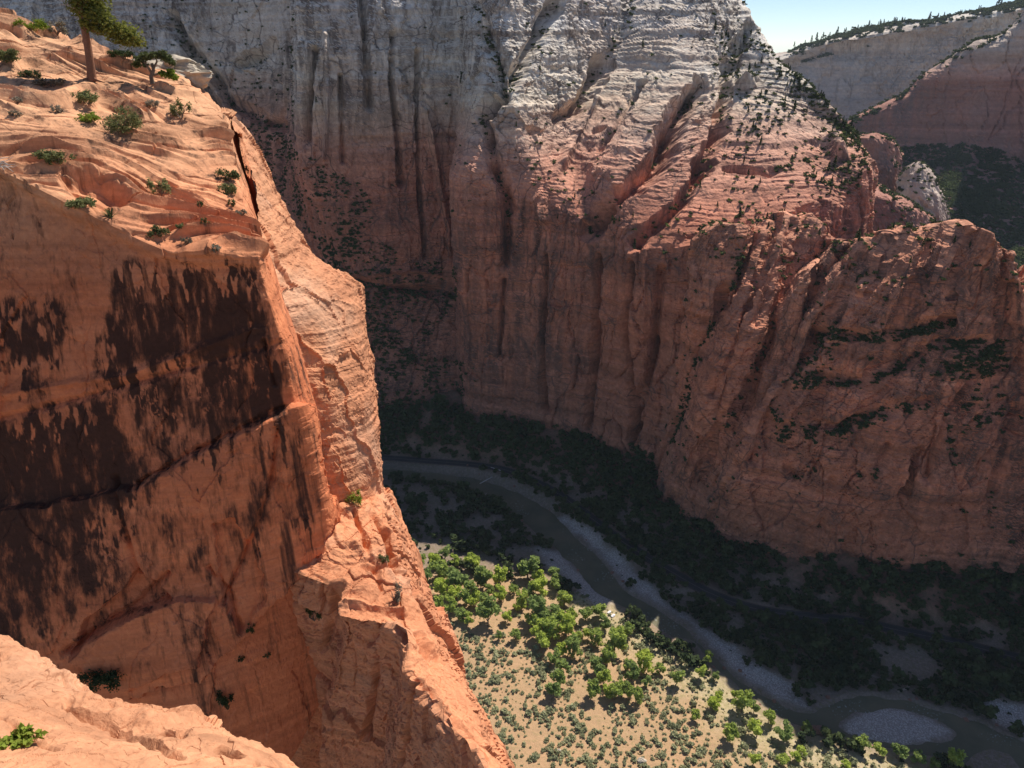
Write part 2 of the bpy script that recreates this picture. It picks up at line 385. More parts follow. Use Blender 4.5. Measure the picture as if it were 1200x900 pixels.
# ------------------------------------------------------------------ the far canyon walls
ZB = -297.0
def wallnet(cols, sink=True, back=None):
    """cols: [(base px, base py), (px, py, dy), ...]: base stands on the talus, the others dy metres farther off than it."""
    out = []
    for c in cols:
        b = pz(c[0][0], c[0][1], ZB); y0 = b[1] + (c[0][2] if len(c[0]) > 2 else 0)
        b = py_(c[0][0], c[0][1], y0)
        pts = [b + np.array([0, -3, -45.0]), b]
        for (px, py, dy) in c[1:]: pts.append(py_(px, py, y0 + dy))
        if back is not None: pts.append(pts[-1] + np.array(back))
        out.append(pts)
    return np.array(out).transpose(1, 0, 2)[::-1]      # rows top -> base
ROCKS = {}
def build_rock(name, net, nu, nv, mat, L, label, cat, tension=0.5, blur=2, seed=0, extra=None, smooth=False, stain=None, vw=None, uw=None, **kw):
    G = upsample(net, nu, nv, tension, blur, vw, uw)
    n, fl = face_camera(G)
    d = rock_shape(G, n, L, seed=seed, **kw)
    if extra is not None: d = d + extra(G, n)
    P = G + n * d[..., None]
    # is the winding of grid_mesh pointing to the camera?
    me = grid_mesh(name, P, mat, smooth, flip=not fl)
    if stain is not None:
        me.attributes.new('stain', 'FLOAT', 'POINT').data.foreach_set('value', stain(G).astype(np.float32).ravel())
    o = link(name, me); tag(o, label, cat, kind='structure')
    ROCKS[name if name not in ROCKS else name + str(len(ROCKS))] = (P, face_camera(P)[0])
    return o

main = wallnet([
    [(-300, 470), (-320, 250, 130), (-330, 150, 165), (-330, 60, 190), (-330, -20, 215), (-340, -200, 260)],
    [(120, 480), (100, 250, 160), (60, 150, 200), (50, 60, 235), (40, -20, 260), (30, -200, 300)],
    [(200, 480), (190, 250, 150), (175, 150, 200), (170, 60, 235), (165, -20, 255), (150, -200, 290)],
    [(330, 480), (330, 300, 120), (322, 200, 180), (318, 130, 205), (312, 60, 225), (300, -200, 265)],
    [(395, 485), (375, 330, 60), (342, 190, 150), (341, 110, 180), (340, 40, 200), (338, -200, 240)],
    [(425, 487), (405, 330, 48), (352, 185, 62), (351, 100, 66), (350, 20, 72), (346, -150, 110)],
    [(465, 490), (452, 350, 46), (438, 230, 72), (440, 130, 78), (440, 50, 86), (430, -150, 135)],
    [(537, 492, 16), (535, 340, 54), (528, 215, 78), (531, 150, 84), (532, 60, 98), (522, -150, 160)],
    [(550, 497), (543, 350, 2), (534, 205, 6), (552, 150, 34), (560, 60, 62), (560, -150, 150)],
    [(625, 507), (620, 350, 6), (615, 225, 12), (600, 140, 36), (600, 60, 66), (600, -140, 140)],
    [(690, 523), (688, 400, 6), (682, 258, 16), (672, 180, 78), (715, 85, 150), (775, -90, 270)],
    [(728, 535), (726, 410, 6), (722, 276, 14), (718, 200, 42), (778, 98, 108), (850, -60, 235)],
    [(760, 548), (752, 420, 8), (746, 292, 16), (785, 195, 66), (830, 92, 142), (858, -30, 250)],
    [(810, 565), (815, 440, 12), (835, 285, 30), (850, 175, 120), (860, 80, 200), (866, -8, 270)],
    [(850, 590), (880, 420, 40), (900, 255, 75), (900, 160, 150), (905, 110, 200), (905, 66, 250)],
    [(900, 600), (950, 400, 70), (965, 235, 110), (962, 190, 150), (950, 130, 210), (942, 94, 240)],
    [(960, 610), (1005, 400, 100), (1014, 265, 130), (1019, 200, 142), (1003, 165, 190), (985, 147, 215)],
    [(962, 606, 5), (1008, 398, 115), (1018, 266, 160), (1021, 205, 190), (1006, 172, 230), (988, 152, 260)],
    [(962, 606, 100), (1000, 398, 300), (1000, 300, 330), (1000, 240, 340), (985, 200, 350), (975, 170, 360)],
], back=(0, 160, -60))
MAIN_LINES = [
        ([(655, 0), (620, 70), (590, 112), (565, 138)], 9, -10), ([(565, 138), (580, 190), (596, 235), (592, 310)], 7, -8),
        ([(555, 0), (578, 60), (590, 90)], 12, -6), ([(745, 0), (705, 75), (682, 122), (655, 135)], 9, -10),
        ([(823, 100), (797, 133), (777, 183), (733, 225), (690, 270)], 10, -10), ([(752, 98), (727, 137), (703, 172)], 6, -6),
        ([(835, 190), (790, 245), (745, 285)], 7, -6), ([(880, 30), (850, 90), (845, 150), (815, 210)], 8, -7),
        ([(620, 152), (700, 154), (790, 150)], 4, -5), ([(415, 330), (470, 338), (535, 345)], 6, -7), ([(440, 322), (490, 318), (530, 325)], 3, 3), ([(470, -30), (462, 40), (458, 90), (466, 150), (470, 215)], 4, -7), ([(425, -20), (428, 60), (432, 125)], 4, -6), ([(400, -40), (398, 90), (402, 190)], 3, -5), ([(380, 40), (385, 120), (380, 185)], 3, 4), ([(490, 60), (488, 140), (492, 220), (500, 300)], 3, -5),
        ([(498, 130), (513, 200), (531, 290), (536, 340)], 4, 5), ([(368, 60), (362, 110), (360, 165)], 5, -7), ([(700, 300), (698, 400), (690, 500)], 5, -5),
        ([(640, 300), (636, 400), (640, 480)], 4, -4), ([(740, 310), (735, 400), (745, 500)], 4, -5), ([(775, 320), (765, 420), (740, 520)], 5, -7),
        ([(590, 330), (585, 420)], 3, -3), ([(230, 60), (270, 120), (330, 150)], 9, -10), ([(345, 60), (320, 55), (280, 75)], 8, -8), ([(205, 20), (240, 110), (300, 200), (330, 260)], 10, -12),
        ([(640, 255), (632, 235), (700, 120)], 6, 4), ([(870, 100), (930, 130), (985, 180)], 9, 5), ([(850, 200), (900, 205), (1010, 200)], 5, -4)]
def jag(cols, k, seed, jx=3.0, jy=5.0, jd=5.0):
    """more columns between the given ones, their crests notched"""
    r_ = np.random.default_rng(seed); out = []
    for a_, b_ in zip(cols[:-1], cols[1:]):
        out.append(a_)
        for q in range(1, k):
            t = q / k; o = r_.normal(); c_ = []
            for i_, (p_, q_) in enumerate(zip(a_, b_)):
                p3 = (*p_, 0) if len(p_) < 3 else p_; q3 = (*q_, 0) if len(q_) < 3 else q_
                m_ = [u_ * (1 - t) + v_ * t for u_, v_ in zip(p3, q3)]; f_ = i_ / (len(a_) - 1)
                if i_: m_[0] += r_.normal() * jx * f_; m_[1] += (abs(o) * jy - jy * .4) * f_ ** 3; m_[2] += (o * .6 + r_.normal() * .4) * jd * (.35 + .65 * f_)
                c_.append(tuple(m_))
            out.append(c_)
    out.append(cols[-1]); return out
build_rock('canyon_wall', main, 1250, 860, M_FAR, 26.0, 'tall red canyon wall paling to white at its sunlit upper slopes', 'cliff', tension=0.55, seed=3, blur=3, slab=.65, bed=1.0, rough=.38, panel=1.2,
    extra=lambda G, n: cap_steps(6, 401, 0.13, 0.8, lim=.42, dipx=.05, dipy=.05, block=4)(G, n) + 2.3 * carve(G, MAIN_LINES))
r1 = wallnet(jag([
    [(745, 545, 30), (775, 470, 40), (785, 400, 50), (785, 345, 60)],
    [(762, 553, 0), (780, 470, 6), (790, 395, 12), (797, 318, 20)],
    [(785, 563, -6), (800, 470, 0), (808, 385, 6), (818, 284, 16)],
    [(810, 575, -6), (828, 460, 2), (835, 370, 8), (846, 262, 30)],
    [(840, 585, -2), (850, 450, 8), (860, 350, 16), (872, 262, 36)],
    [(880, 590, 20), (880, 440, 40), (890, 350, 45), (890, 280, 50)],
], 2, 5), back=(0, 40, -12))
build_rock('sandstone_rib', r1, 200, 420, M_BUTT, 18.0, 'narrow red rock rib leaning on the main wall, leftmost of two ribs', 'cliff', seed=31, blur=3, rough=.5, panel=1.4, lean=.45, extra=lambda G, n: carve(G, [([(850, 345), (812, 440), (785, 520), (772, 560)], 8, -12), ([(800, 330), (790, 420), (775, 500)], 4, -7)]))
r2 = wallnet(jag([
    [(755, 560, 40), (790, 520, 40), (810, 430, 45), (832, 350, 50), (850, 310, 55)],
    [(772, 572, -2), (792, 512, 4), (815, 430, 10), (842, 350, 26), (864, 302, 40)],
    [(790, 580, -12), (810, 520, -6), (838, 425, 2), (866, 330, 24), (887, 268, 54)],
    [(830, 590, -12), (850, 490, -4), (872, 400, 6), (902, 310, 28), (920, 250, 60)],
    [(870, 600, 0), (890, 480, 10), (915, 385, 18), (938, 310, 36), (952, 250, 58)],
    [(910, 610, 16), (930, 480, 22), (950, 390, 26), (966, 320, 34), (980, 282, 38)],
    [(950, 610, 30), (970, 480, 36), (990, 400, 38), (990, 340, 40), (992, 305, 40)],
], 3, 6), back=(0, 40, -12))
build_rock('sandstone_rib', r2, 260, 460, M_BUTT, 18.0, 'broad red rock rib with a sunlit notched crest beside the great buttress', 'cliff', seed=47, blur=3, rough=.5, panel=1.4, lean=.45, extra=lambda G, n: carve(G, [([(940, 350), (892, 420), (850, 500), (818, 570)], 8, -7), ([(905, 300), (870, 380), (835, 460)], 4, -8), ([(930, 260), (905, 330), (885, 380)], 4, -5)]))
r3 = wallnet(jag([
    [(795, 592, 28), (815, 552, 28), (855, 482, 28), (895, 402, 30), (940, 328, 32), (978, 284, 30)],
    [(812, 596, 0), (828, 552, 4), (862, 482, 8), (902, 402, 14), (945, 326, 20), (985, 284, 16)],
    [(850, 612, -10), (860, 570, -6), (890, 490, 2), (932, 408, 10), (975, 334, 14), (1012, 280, 28)],
    [(935, 640, -6), (940, 575, 0), (962, 490, 6), (1002, 410, 14), (1040, 330, 20), (1062, 266, 42)],
    [(1030, 665, -4), (1040, 590, 2), (1060, 500, 8), (1090, 410, 18), (1110, 330, 24), (1130, 255, 48)],
    [(1130, 675, -2), (1130, 600, 4), (1140, 500, 10), (1145, 420, 20), (1152, 345, 26), (1165, 275, 30)],
    [(1200, 682, 0), (1200, 605, 6), (1200, 510, 14), (1190, 425, 28), (1186, 365, 28), (1188, 300, 28)],
    [(1240, 690, 0), (1240, 615, 4), (1240, 520, 10), (1230, 440, 24), (1215, 395, 20), (1203, 348, 26)],
    [(1370, 700, 0), (1330, 620, 4), (1320, 520, 10), (1370, 430, 24), (1370, 330, 28), (1375, 190, 40)],  # from here on unseen columns, crests raised to shade the valley floor
    [(1500, 720, 0), (1500, 620, 4), (1500, 520, 10), (1500, 420, 24), (1490, 300, 44), (1480, 150, 80)],
    [(1750, 740, 0), (1750, 620, 4), (1750, 520, 10), (1750, 420, 24), (1740, 300, 44), (1730, 130, 80)],
], 4, 7), back=(6, 40, -16))
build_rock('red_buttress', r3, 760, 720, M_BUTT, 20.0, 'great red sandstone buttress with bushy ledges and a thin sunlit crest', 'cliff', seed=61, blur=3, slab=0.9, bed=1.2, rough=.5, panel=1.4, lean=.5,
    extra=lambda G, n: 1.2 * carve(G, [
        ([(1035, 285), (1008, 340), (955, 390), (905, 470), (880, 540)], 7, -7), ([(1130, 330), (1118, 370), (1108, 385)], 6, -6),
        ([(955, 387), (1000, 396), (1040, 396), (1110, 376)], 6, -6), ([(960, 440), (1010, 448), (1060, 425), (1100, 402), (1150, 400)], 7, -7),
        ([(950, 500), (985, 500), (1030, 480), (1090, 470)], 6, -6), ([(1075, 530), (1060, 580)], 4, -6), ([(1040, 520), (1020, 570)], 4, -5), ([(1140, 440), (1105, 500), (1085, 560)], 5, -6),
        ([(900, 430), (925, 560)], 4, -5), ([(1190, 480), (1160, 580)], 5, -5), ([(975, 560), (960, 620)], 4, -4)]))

r4 = wallnet([  # added fin: fills the gap where sun leaked through onto the river
    [(840, 606, 20), (870, 490, 24), (890, 425, 28), (898, 400, 30)],
    [(850, 610, 2), (880, 490, 6), (903, 415, 10), (914, 370, 12)],
    [(862, 612, 0), (892, 490, 6), (918, 410, 10), (931, 342, 14)],
    [(880, 618, 2), (905, 490, 8), (935, 410, 14), (950, 316, 20)],
    [(895, 622, 18), (915, 490, 24), (945, 410, 28), (962, 304, 30)],
], back=(0, 30, -14))
build_rock('added_shade_fin', r4, 130, 320, M_BUTT, 14.0, 'added rock fin blocking the sun between the broad rib and the great buttress', 'cliff', seed=53, blur=2, rough=.5, panel=1.0, lean=.45)
# far mesas
f5 = np.array([[py_(x, y, d) for (x, y, d) in row] for row in [
    [(850, 66, 3600), (925, 62, 3600), (985, 46, 3600), (1060, 32, 3600), (1130, 20, 3600), (1200, 6, 3600), (1320, -25, 3600)],
    [(850, 90, 2650), (925, 64, 2620), (985, 42, 2560), (1060, 29, 2520), (1130, 18, 2480), (1200, 2, 2440), (1320, -30, 2400)],
    [(850, 110, 2600), (930, 78, 2585), (985, 62, 2525), (1060, 55, 2485), (1130, 42, 2445), (1200, 26, 2405), (1320, -5, 2370)],
    [(850, 150, 2500), (935, 120, 2470), (990, 115, 2425), (1060, 105, 2435), (1130, 95, 2395), (1200, 80, 2360), (1320, 50, 2330)],
    [(850, 200, 2400), (940, 170, 2390), (1000, 165, 2320), (1060, 160, 2360), (1130, 150, 2330), (1200, 140, 2300), (1320, 120, 2250)],
    [(850, 320, 2200), (950, 300, 2200), (1000, 300, 2150), (1060, 300, 2100), (1130, 300, 2050), (1200, 300, 2000), (1320, 300, 1950)],
]])
build_rock('mesa', f5, 420, 260, M_MESA, 80.0, 'pale flat-topped mesa with a wooded rim against the sky', 'mesa', seed=71, blur=2, panel=1.5, lean=.9, rough=.6)
f6 = np.array([[py_(x, y, d) for (x, y, d) in row] for row in [  # last column: unseen wall end, raised to shade the wooded slope
    [(960, 190, 1900), (1000, 150, 1900), (1060, 120, 1900), (1100, 90, 1900), (1150, 60, 1900), (1210, 30, 1900), (1400, -420, 1900)],
    [(965, 170, 1560), (1000, 138, 1555), (1062, 108, 1550), (1082, 88, 1540), (1140, 50, 1540), (1200, 14, 1530), (1400, -500, 1500)],
    [(968, 190, 1530), (1003, 165, 1535), (1064, 135, 1520), (1095, 120, 1512), (1150, 85, 1506), (1210, 60, 1500), (1400, -300, 1470)],
    [(970, 230, 1500), (1010, 205, 1500), (1066, 190, 1490), (1105, 170, 1480), (1150, 178, 1470), (1210, 195, 1460), (1330, 200, 1440)],
    [(970, 270, 1350), (1020, 235, 1380), (1070, 215, 1400), (1110, 205, 1380), (1150, 210, 1370), (1210, 235, 1340), (1330, 260, 1300)],
    [(970, 330, 1000), (1020, 310, 1030), (1070, 290, 1080), (1110, 280, 1080), (1150, 290, 1060), (1210, 330, 1000), (1330, 360, 950)],
    [(970, 430, 700), (1020, 420, 700), (1070, 400, 760), (1110, 400, 760), (1150, 400, 760), (1210, 420, 740), (1330, 440, 740)],
]])
build_rock('distant_canyon_wall', f6, 420, 320, M_SIDE, 45.0, 'hazy red canyon wall with a bright slanting rim above a wooded slope', 'cliff', seed=83, blur=2, slab=.6, rough=.45)
def knob(name, label, rows, seed, L, mat=M_SIDE):
    net = np.array([[py_(x, y, d) for (x, y, d) in row] for row in rows])
    build_rock(name, net, 110, 110, mat, L, label, 'rock', seed=seed, blur=2)
knob('rock_knob', 'flat-topped hazy rock block in the side canyon', [
    [(990, 170, 1300), (1005, 160, 1300), (1025, 158, 1300), (1045, 163, 1300), (1055, 180, 1300)],
    [(985, 180, 1150), (1002, 159, 1120), (1025, 157, 1110), (1044, 163, 1120), (1056, 185, 1200)],
    [(985, 190, 1140), (1002, 170, 1105), (1025, 168, 1095), (1047, 173, 1105), (1056, 195, 1200)],
    [(980, 240, 1120), (1000, 230, 1085), (1025, 225, 1080), (1050, 220, 1090), (1056, 225, 1190)],
    [(980, 330, 1080), (1000, 320, 1060), (1025, 320, 1060), (1050, 320, 1070), (1060, 320, 1190)]], 91, 25.0)
knob('rock_knob', 'rounded pale rock dome dotted with scrub in the side canyon', [
    [(1050, 230, 1120), (1065, 205, 1120), (1078, 198, 1120), (1090, 205, 1120), (1112, 235, 1120)],
    [(1050, 215, 1020), (1064, 198, 1000), (1077, 192, 995), (1089, 203, 1000), (1108, 232, 1050)],
    [(1050, 230, 1000), (1064, 215, 970), (1078, 212, 965), (1092, 218, 975), (1110, 245, 1040)],
    [(1045, 255, 985), (1064, 245, 955), (1080, 243, 950), (1098, 243, 960), (1112, 256, 1035)],
    [(1040, 340, 960), (1064, 330, 940), (1080, 330, 940), (1100, 330, 950), (1120, 330, 1030)]], 97, 25.0, M_MESA)
knob('rock_bench', 'low hazy rock bench just behind the great buttress', [
    [(985, 215, 950), (1020, 212, 950), (1045, 222, 950), (1068, 238, 950), (1095, 258, 950)],
    [(985, 230, 890), (1018, 226, 860), (1040, 229, 850), (1065, 241, 850), (1092, 258, 880)],
    [(985, 245, 880), (1018, 240, 845), (1040, 240, 838), (1065, 250, 838), (1092, 265, 875)],
    [(985, 280, 860), (1018, 272, 830), (1040, 270, 825), (1065, 275, 825), (1092, 285, 870)],
    [(985, 400, 830), (1018, 380, 810), (1040, 380, 810), (1065, 380, 810), (1092, 380, 860)]], 103, 22.0)

# ------------------------------------------------------------------ the near cliff
def px_region(G, polys, soft, wob=6.0, sc=1.2, seed=400, drip=0):
    """0..1 inside the rock-face areas whose corners are read off the photograph, with a ragged edge."""
    px, py, dd = project(G); P = G.astype(np.float32)
    px = px + wob * fbm(P / sc, 4, seed); py = py + wob * fbm(P / sc, 4, seed + 5)
    if drip: py = py - drip * np.maximum(0, fbm(P * np.array([3.2, 3.2, .05], np.float32), 4, seed + 9) * 1.6)
    out = np.zeros(G.shape[:2])
    for poly, wgt in polys:
        q = np.array(poly, float); out = np.maximum(out, wgt * sstep(soft, -soft, sdist(px, py, q))) if wgt > 0 else out * (1 + wgt * sstep(soft, -soft, sdist(px, py, q)))
    return out
def dnet(rows): return np.array([[pd(*p) if len(p) == 3 else np.array(p[1]) for p in row] for row in rows])
N1 = dnet([
    [(-400, 60, 110), (-160, 0, 105), (0, 40, 102), (90, 75, 98), (200, 110, 92), (255, 155, 88), (262, 160, 90), (280, 200, 104), (280, 220, 120)],
    [(-400, -90, 80), (-160, -45, 78), (0, 18, 74), (92, 55, 71), (205, 86, 68), (256, 130, 66.5), (264, 134, 69), (278, 150, 82), (280, 160, 100)],
    [(-400, 20, 66), (-160, 40, 64), (0, 80, 62), (92, 112, 61), (205, 152, 60.5), (270, 192, 60.5), (278, 195, 64), (290, 205, 78), (295, 210, 100)],
    [(-400, 120, 56), (-160, 130, 54), (0, 140, 53.5), (92, 165, 53), (195, 222, 53.5), (286, 252, 55), (295, 254, 59), (306, 260, 74), (310, 260, 100)],
    [(-400, 190, 48.5), (-160, 200, 47.5), (0, 203, 47.5), (92, 246, 47.6), (198, 297, 48.6), (301, 303, 50.2), (315, 303, 55.5), (318, 310, 72), (310, 305, 100)],
    [(-400, 205, 49), (-160, 215, 48), (0, 222, 48.4), (92, 268, 48.6), (196, 312, 49.4), (305, 318, 50.6), (320, 318, 56), (322, 325, 72), (315, 325, 100)],
    [(-400, 560, 50), (-160, 520, 49.5), (0, 490, 49.8), (95, 466, 50.2), (198, 437, 50.6), (330, 402, 51.4), (347, 400, 57), (345, 405, 72), (340, 405, 100)],
    [(-400, 700, 51), (-160, 660, 50.5), (0, 640, 50.8), (112, 630, 51.4), (220, 600, 52), (347, 482, 52.6), (371, 486, 58), (366, 490, 73), (365, 490, 100)],
    [(-400, 880, 52), (-160, 830, 51.5), (0, 800, 52), (110, 800, 53), (245, 770, 54.5), (374, 596, 55.5), (386, 598, 60), (390, 600, 75), (390, 600, 100)],
    [(-400, 1300, 58), (-160, 1250, 58), (0, 1200, 58), (110, 1150, 59), (250, 1050, 60), (400, 780, 62), (410, 790, 66), (410, 790, 80), (410, 790, 110)],
])
_cap1 = cap_steps(1, 201, 0.80, 0.90, lim=.5)
def near_face(G, n):
    d = _cap1(G, n)
    d += 0.75 * px_region(G, [([(-300, 640), (60, 590), (163, 567), (233, 527), (333, 477), (352, 470), (385, 600), (380, 640), (240, 790), (60, 840), (-300, 900)], 1.0)], 1.6, 8)
    d -= 0.9 * px_region(G, [([(110, 720), (165, 668), (190, 680), (205, 695), (160, 715), (110, 745), (85, 760)], 1.0)], 1.6, 8)
    d -= 0.5 * px_region(G, [([(255, 610), (275, 600), (300, 640), (310, 700), (280, 735), (262, 700)], 1.0)], 1.6, 8)
    d += 0.6 * px_region(G, [([(85, 765), (120, 735), (200, 695), (250, 690), (235, 770), (150, 800)], 1.0)], 1.6, 8)
    d -= 1.3 * px_region(G, [([(72, 212), (118, 205), (140, 222), (150, 240), (120, 246), (90, 232)], 1.0)], 6, 5)
    d += carve(G, [([(-200, 520), (0, 490), (100, 465), (200, 437), (328, 402)], 0.35, -0.3), ([(-100, 480), (0, 463), (150, 440), (300, 385)], .5, .25),
                   ([(325, 500), (318, 560), (290, 640), (262, 700)], .35, -.6), ([(247, 660), (268, 690), (280, 735)], .3, -.5),
                   ([(163, 567), (233, 527), (333, 477)], .35, -.5), ([(135, 560), (150, 620), (165, 668)], .35, -.4), ([(310, 400), (322, 450)], .25, -.4), ([(80, 760), (165, 705), (200, 668)], .4, -.5)])
    return d
def near_stain(G):
    return px_region(G, [([(-400, 345), (80, 350), (66, 405), (60, 412), (-400, 430)], .95), ([(140, 318), (160, 305), (305, 312), (318, 405), (250, 425), (200, 420), (130, 432), (112, 400), (122, 388), (140, 350)], 1.05),
        ([(-400, 560), (0, 494), (100, 470), (200, 442), (332, 407), (340, 474), (233, 527), (163, 565), (135, 590), (60, 640), (-400, 660)], .98), ([(-400, 600), (40, 560), (140, 640), (90, 720), (-400, 760)], .7),
        ([(338, 490), (352, 495), (370, 598), (340, 590)], .85), ([(290, 520), (322, 510), (318, 600), (285, 620)], .62), ([(-400, 700), (30, 720), (80, 800), (-400, 840)], .6), ([(180, 600), (250, 590), (262, 650), (200, 660)], .4), ([(235, 700), (275, 690), (270, 740), (225, 760)], .45),
        ([(130, 470), (170, 458), (225, 520), (200, 545), (170, 560)], -.7)], 14, 12, 1.6, drip=75)
build_rock('slickrock_cliff', N1, 640, 1100, M_NEAR, 4.2, 'sunlit stepped slickrock cap above a dark varnished orange cliff face', 'cliff', tension=0.65, seed=5, blur=2,
           slab=0.30, joint=0.15, bed=0.07, rough=0.32, extra=near_face, stain=near_stain, vw=[.2, 1.6, 1.6, 1.6, 1, .8, .8, .8, .3], uw=[.1, .35, 1, 1, 1, 1, 1, .4, .1][:len(N1[0]) - 1])
N2 = dnet([
    [(262, 150, 86), (275, 150, 84), (290, 165, 82), (300, 190, 84), (300, 200, 105)],
    [(272, 140, 71), (283, 150, 71.5), (294, 166, 72.5), (304, 188, 75), (300, 200, 100)],
    [(296, 215, 63), (308, 216, 65), (318, 225, 68), (328, 240, 73), (320, 245, 100)],
    [(306, 290, 58), (335, 287, 62), (352, 288, 66), (370, 302, 71), (360, 310, 100)],
    [(322, 350, 57), (358, 338, 60.5), (395, 327, 65), (424, 336, 70), (410, 345, 100)],
    [(338, 400, 57.5), (376, 400, 59.5), (405, 392, 62.5), (431, 394, 67), (415, 400, 100)],
    [(358, 490, 58.5), (388, 490, 59.5), (415, 482, 61.5), (439, 482, 66), (425, 490, 100)],
    [(376, 592, 60), (400, 582, 60.5), (424, 572, 62), (447, 572, 66), (435, 580, 100)],
    [(392, 760, 66), (420, 740, 66), (450, 730, 67), (475, 730, 71), (460, 740, 110)],
])
build_rock('sandstone_prow', N2, 300, 560, M_CAP, 3.6, 'rounded sunlit sandstone prow standing behind the varnished cliff face', 'cliff', tension=0.6, seed=17, blur=2,
           slab=0.6, joint=0.7, bed=0.9, rough=0.7, dip=(0.2, 0.1), extra=cap_steps(1, 231, 0.5, 0.8, lim=0.25))
def ramp_row(lx, ly, ly_d, rx, ry, rd, bulge=.5):
    """left edge of the lit top (pixel, y), right edge (pixel, depth); the shaded side drops away to the left, the hidden side to the right"""
    l = py_(lx, ly, ly_d); r_ = pd(rx, ry, rd); m = (l + r_) / 2 + np.array([0, -.3, bulge])
    return [l + np.array([-9, 9, -46.0]), l + np.array([-5.5, 4.5, -30.0]), l + np.array([-2.6, 1.6, -12.0]), l + np.array([-.5, .1, -3.0]), l, m, r_, r_ + np.array([2.5, 3, -9.0]), r_ + np.array([6, 14, -50.0])]
N3 = np.array([ramp_row(392, 570, 56, 440, 560, 74), ramp_row(376, 596, 50, 449, 592, 63), ramp_row(352, 628, 47.2, 462, 632, 59.5), ramp_row(322, 662, 44.5, 474, 668, 57.5), ramp_row(400, 692, 42.5, 482, 692, 56),
    ramp_row(398, 722, 40.4, 497, 728, 54), ramp_row(476, 738, 38.2, 508, 750, 52.3, .1), ramp_row(480, 790, 34.6, 538, 808, 48.5), ramp_row(492, 806, 33.6, 543, 820, 47.6), ramp_row(540, 862, 30.2, 568, 880, 44, .1), ramp_row(556, 880, 29, 582, 902, 42.6, .1), ramp_row(600, 990, 25.5, 640, 1010, 39), ramp_row(660, 1500, 24, 720, 1500, 39)])
build_rock('broken_rock_ramp', N3, 520, 620, M_CAP, 3.4, 'broken orange rock ramp falling from the cliff foot towards the valley', 'cliff', tension=0.75, seed=29, blur=2,
           slab=1.3, joint=0.7, bed=0.5, rough=0.9, dip=(-0.35, 0.2), extra=lambda G, n: cap_steps(1, 261, 0.25, 0.8, lim=0.6)(G, n) + carve(G, [([(452, 625), (458, 645), (462, 668)], .7, -1.3), ([(415, 598), (428, 640), (446, 690)], .35, -.8), ([(436, 604), (450, 622)], .5, -.8),
               ([(488, 742), (505, 772), (528, 800)], .9, -1.3), ([(430, 668), (450, 664), (474, 676)], .5, -.7), ([(405, 706), (440, 712), (470, 716)], .5, .6), ([(500, 812), (520, 840), (550, 868)], .6, -.9), ([(350, 640), (372, 668), (398, 690)], .5, -.7), ([(418, 640), (434, 652)], .6, .5),
               ([(395, 690), (380, 760), (372, 840)], .5, -.9), ([(455, 730), (440, 790), (425, 870)], .5, -1.0), ([(490, 800), (478, 850), (470, 895)], .4, -.8)]), uw=[.25, .6, 1, 1, 1, 1, .4, .1], vw=[.4] + [1] * 9 + [.6, .1])
N4 = dnet([
    [(-500, 900, 26), (-160, 860, 25), (0, 880, 24), (130, 930, 22), (260, 960, 20), (335, 990, 18), (430, 1080, 17), (520, 1300, 17)],
    [(-500, 640, 17), (-160, 700, 15.4), (0, 757, 14), (130, 832, 12.6), (260, 862, 11.6), (335, 897, 11), (400, 960, 10.5), (460, 1080, 10.5)],
    [(-500, 740, 13), (-160, 790, 12), (0, 820, 11.3), (130, 868, 10.4), (250, 900, 9.8), (330, 940, 9.3), (395, 1000, 9.2), (440, 1120, 9.2)],
    [(-500, 860, 10.4), (-160, 890, 9.6), (0, 915, 9.0), (130, 960, 8.5), (250, 1000, 8.2), (330, 1040, 8.0), (390, 1120, 8), (430, 1240, 8)],
    [(-600, 1100, 8), (-200, 1120, 7), (0, 1150, 6.6), (130, 1180, 6.4), (250, 1250, 6.2), (330, 1300, 6.2), (390, 1400, 6.4), (430, 1500, 6.6)],
    [(0, (-9, 0.8, -3.5)), (0, (-6, 0.6, -2.8)), (0, (-4.5, .6, -2.5)), (0, (-3.2, .6, -2.3)), (0, (-2, .5, -2.1)), (0, (-.8, .6, -2.2)), (0, (.4, 1.0, -3.0)), (0, (1.2, 1.6, -5))],
    [(0, (-9, -6, -2.6)), (0, (-6, -6, -2.2)), (0, (-4.5, -6, -2.0)), (0, (-3.2, -6, -1.8)), (0, (-2, -6, -1.7)), (0, (-.8, -6, -1.8)), (0, (.6, -6, -2.4)), (0, (1.5, -6, -4))],
])
build_rock('rock_ledge', N4, 520, 640, M_CAP, 1.4, 'sunlit orange rock ledge in the near lower left corner', 'ledge', tension=0.5, seed=37, blur=2,
           slab=0.7, joint=0.5, bed=0.5, rough=0.8, extra=lambda G, n: cap_steps(.6, 281, 0.10, 1.1, lim=0.35)(G, n) + carve(G, [([(-60, 740), (0, 777), (43, 813), (77, 833), (133, 853), (177, 880), (207, 897)], .13, -.20), ([(30, 770), (80, 806), (130, 838)], .08, -.12),
               ([(193, 862), (210, 866), (228, 868)], .14, -.3), ([(262, 884), (276, 892)], .13, -.25), ([(-20, 815), (30, 842), (70, 868), (100, 900)], .08, -.12), ([(240, 872), (300, 905)], .07, -.1), ([(0, 850), (60, 890)], .07, -.1), ([(100, 822), (180, 850), (260, 872)], .3, .12)]), vw=[.15, 1, 1, .7, .12, .08], uw=[.1, .5, 1, 1, 1, .8, .3])

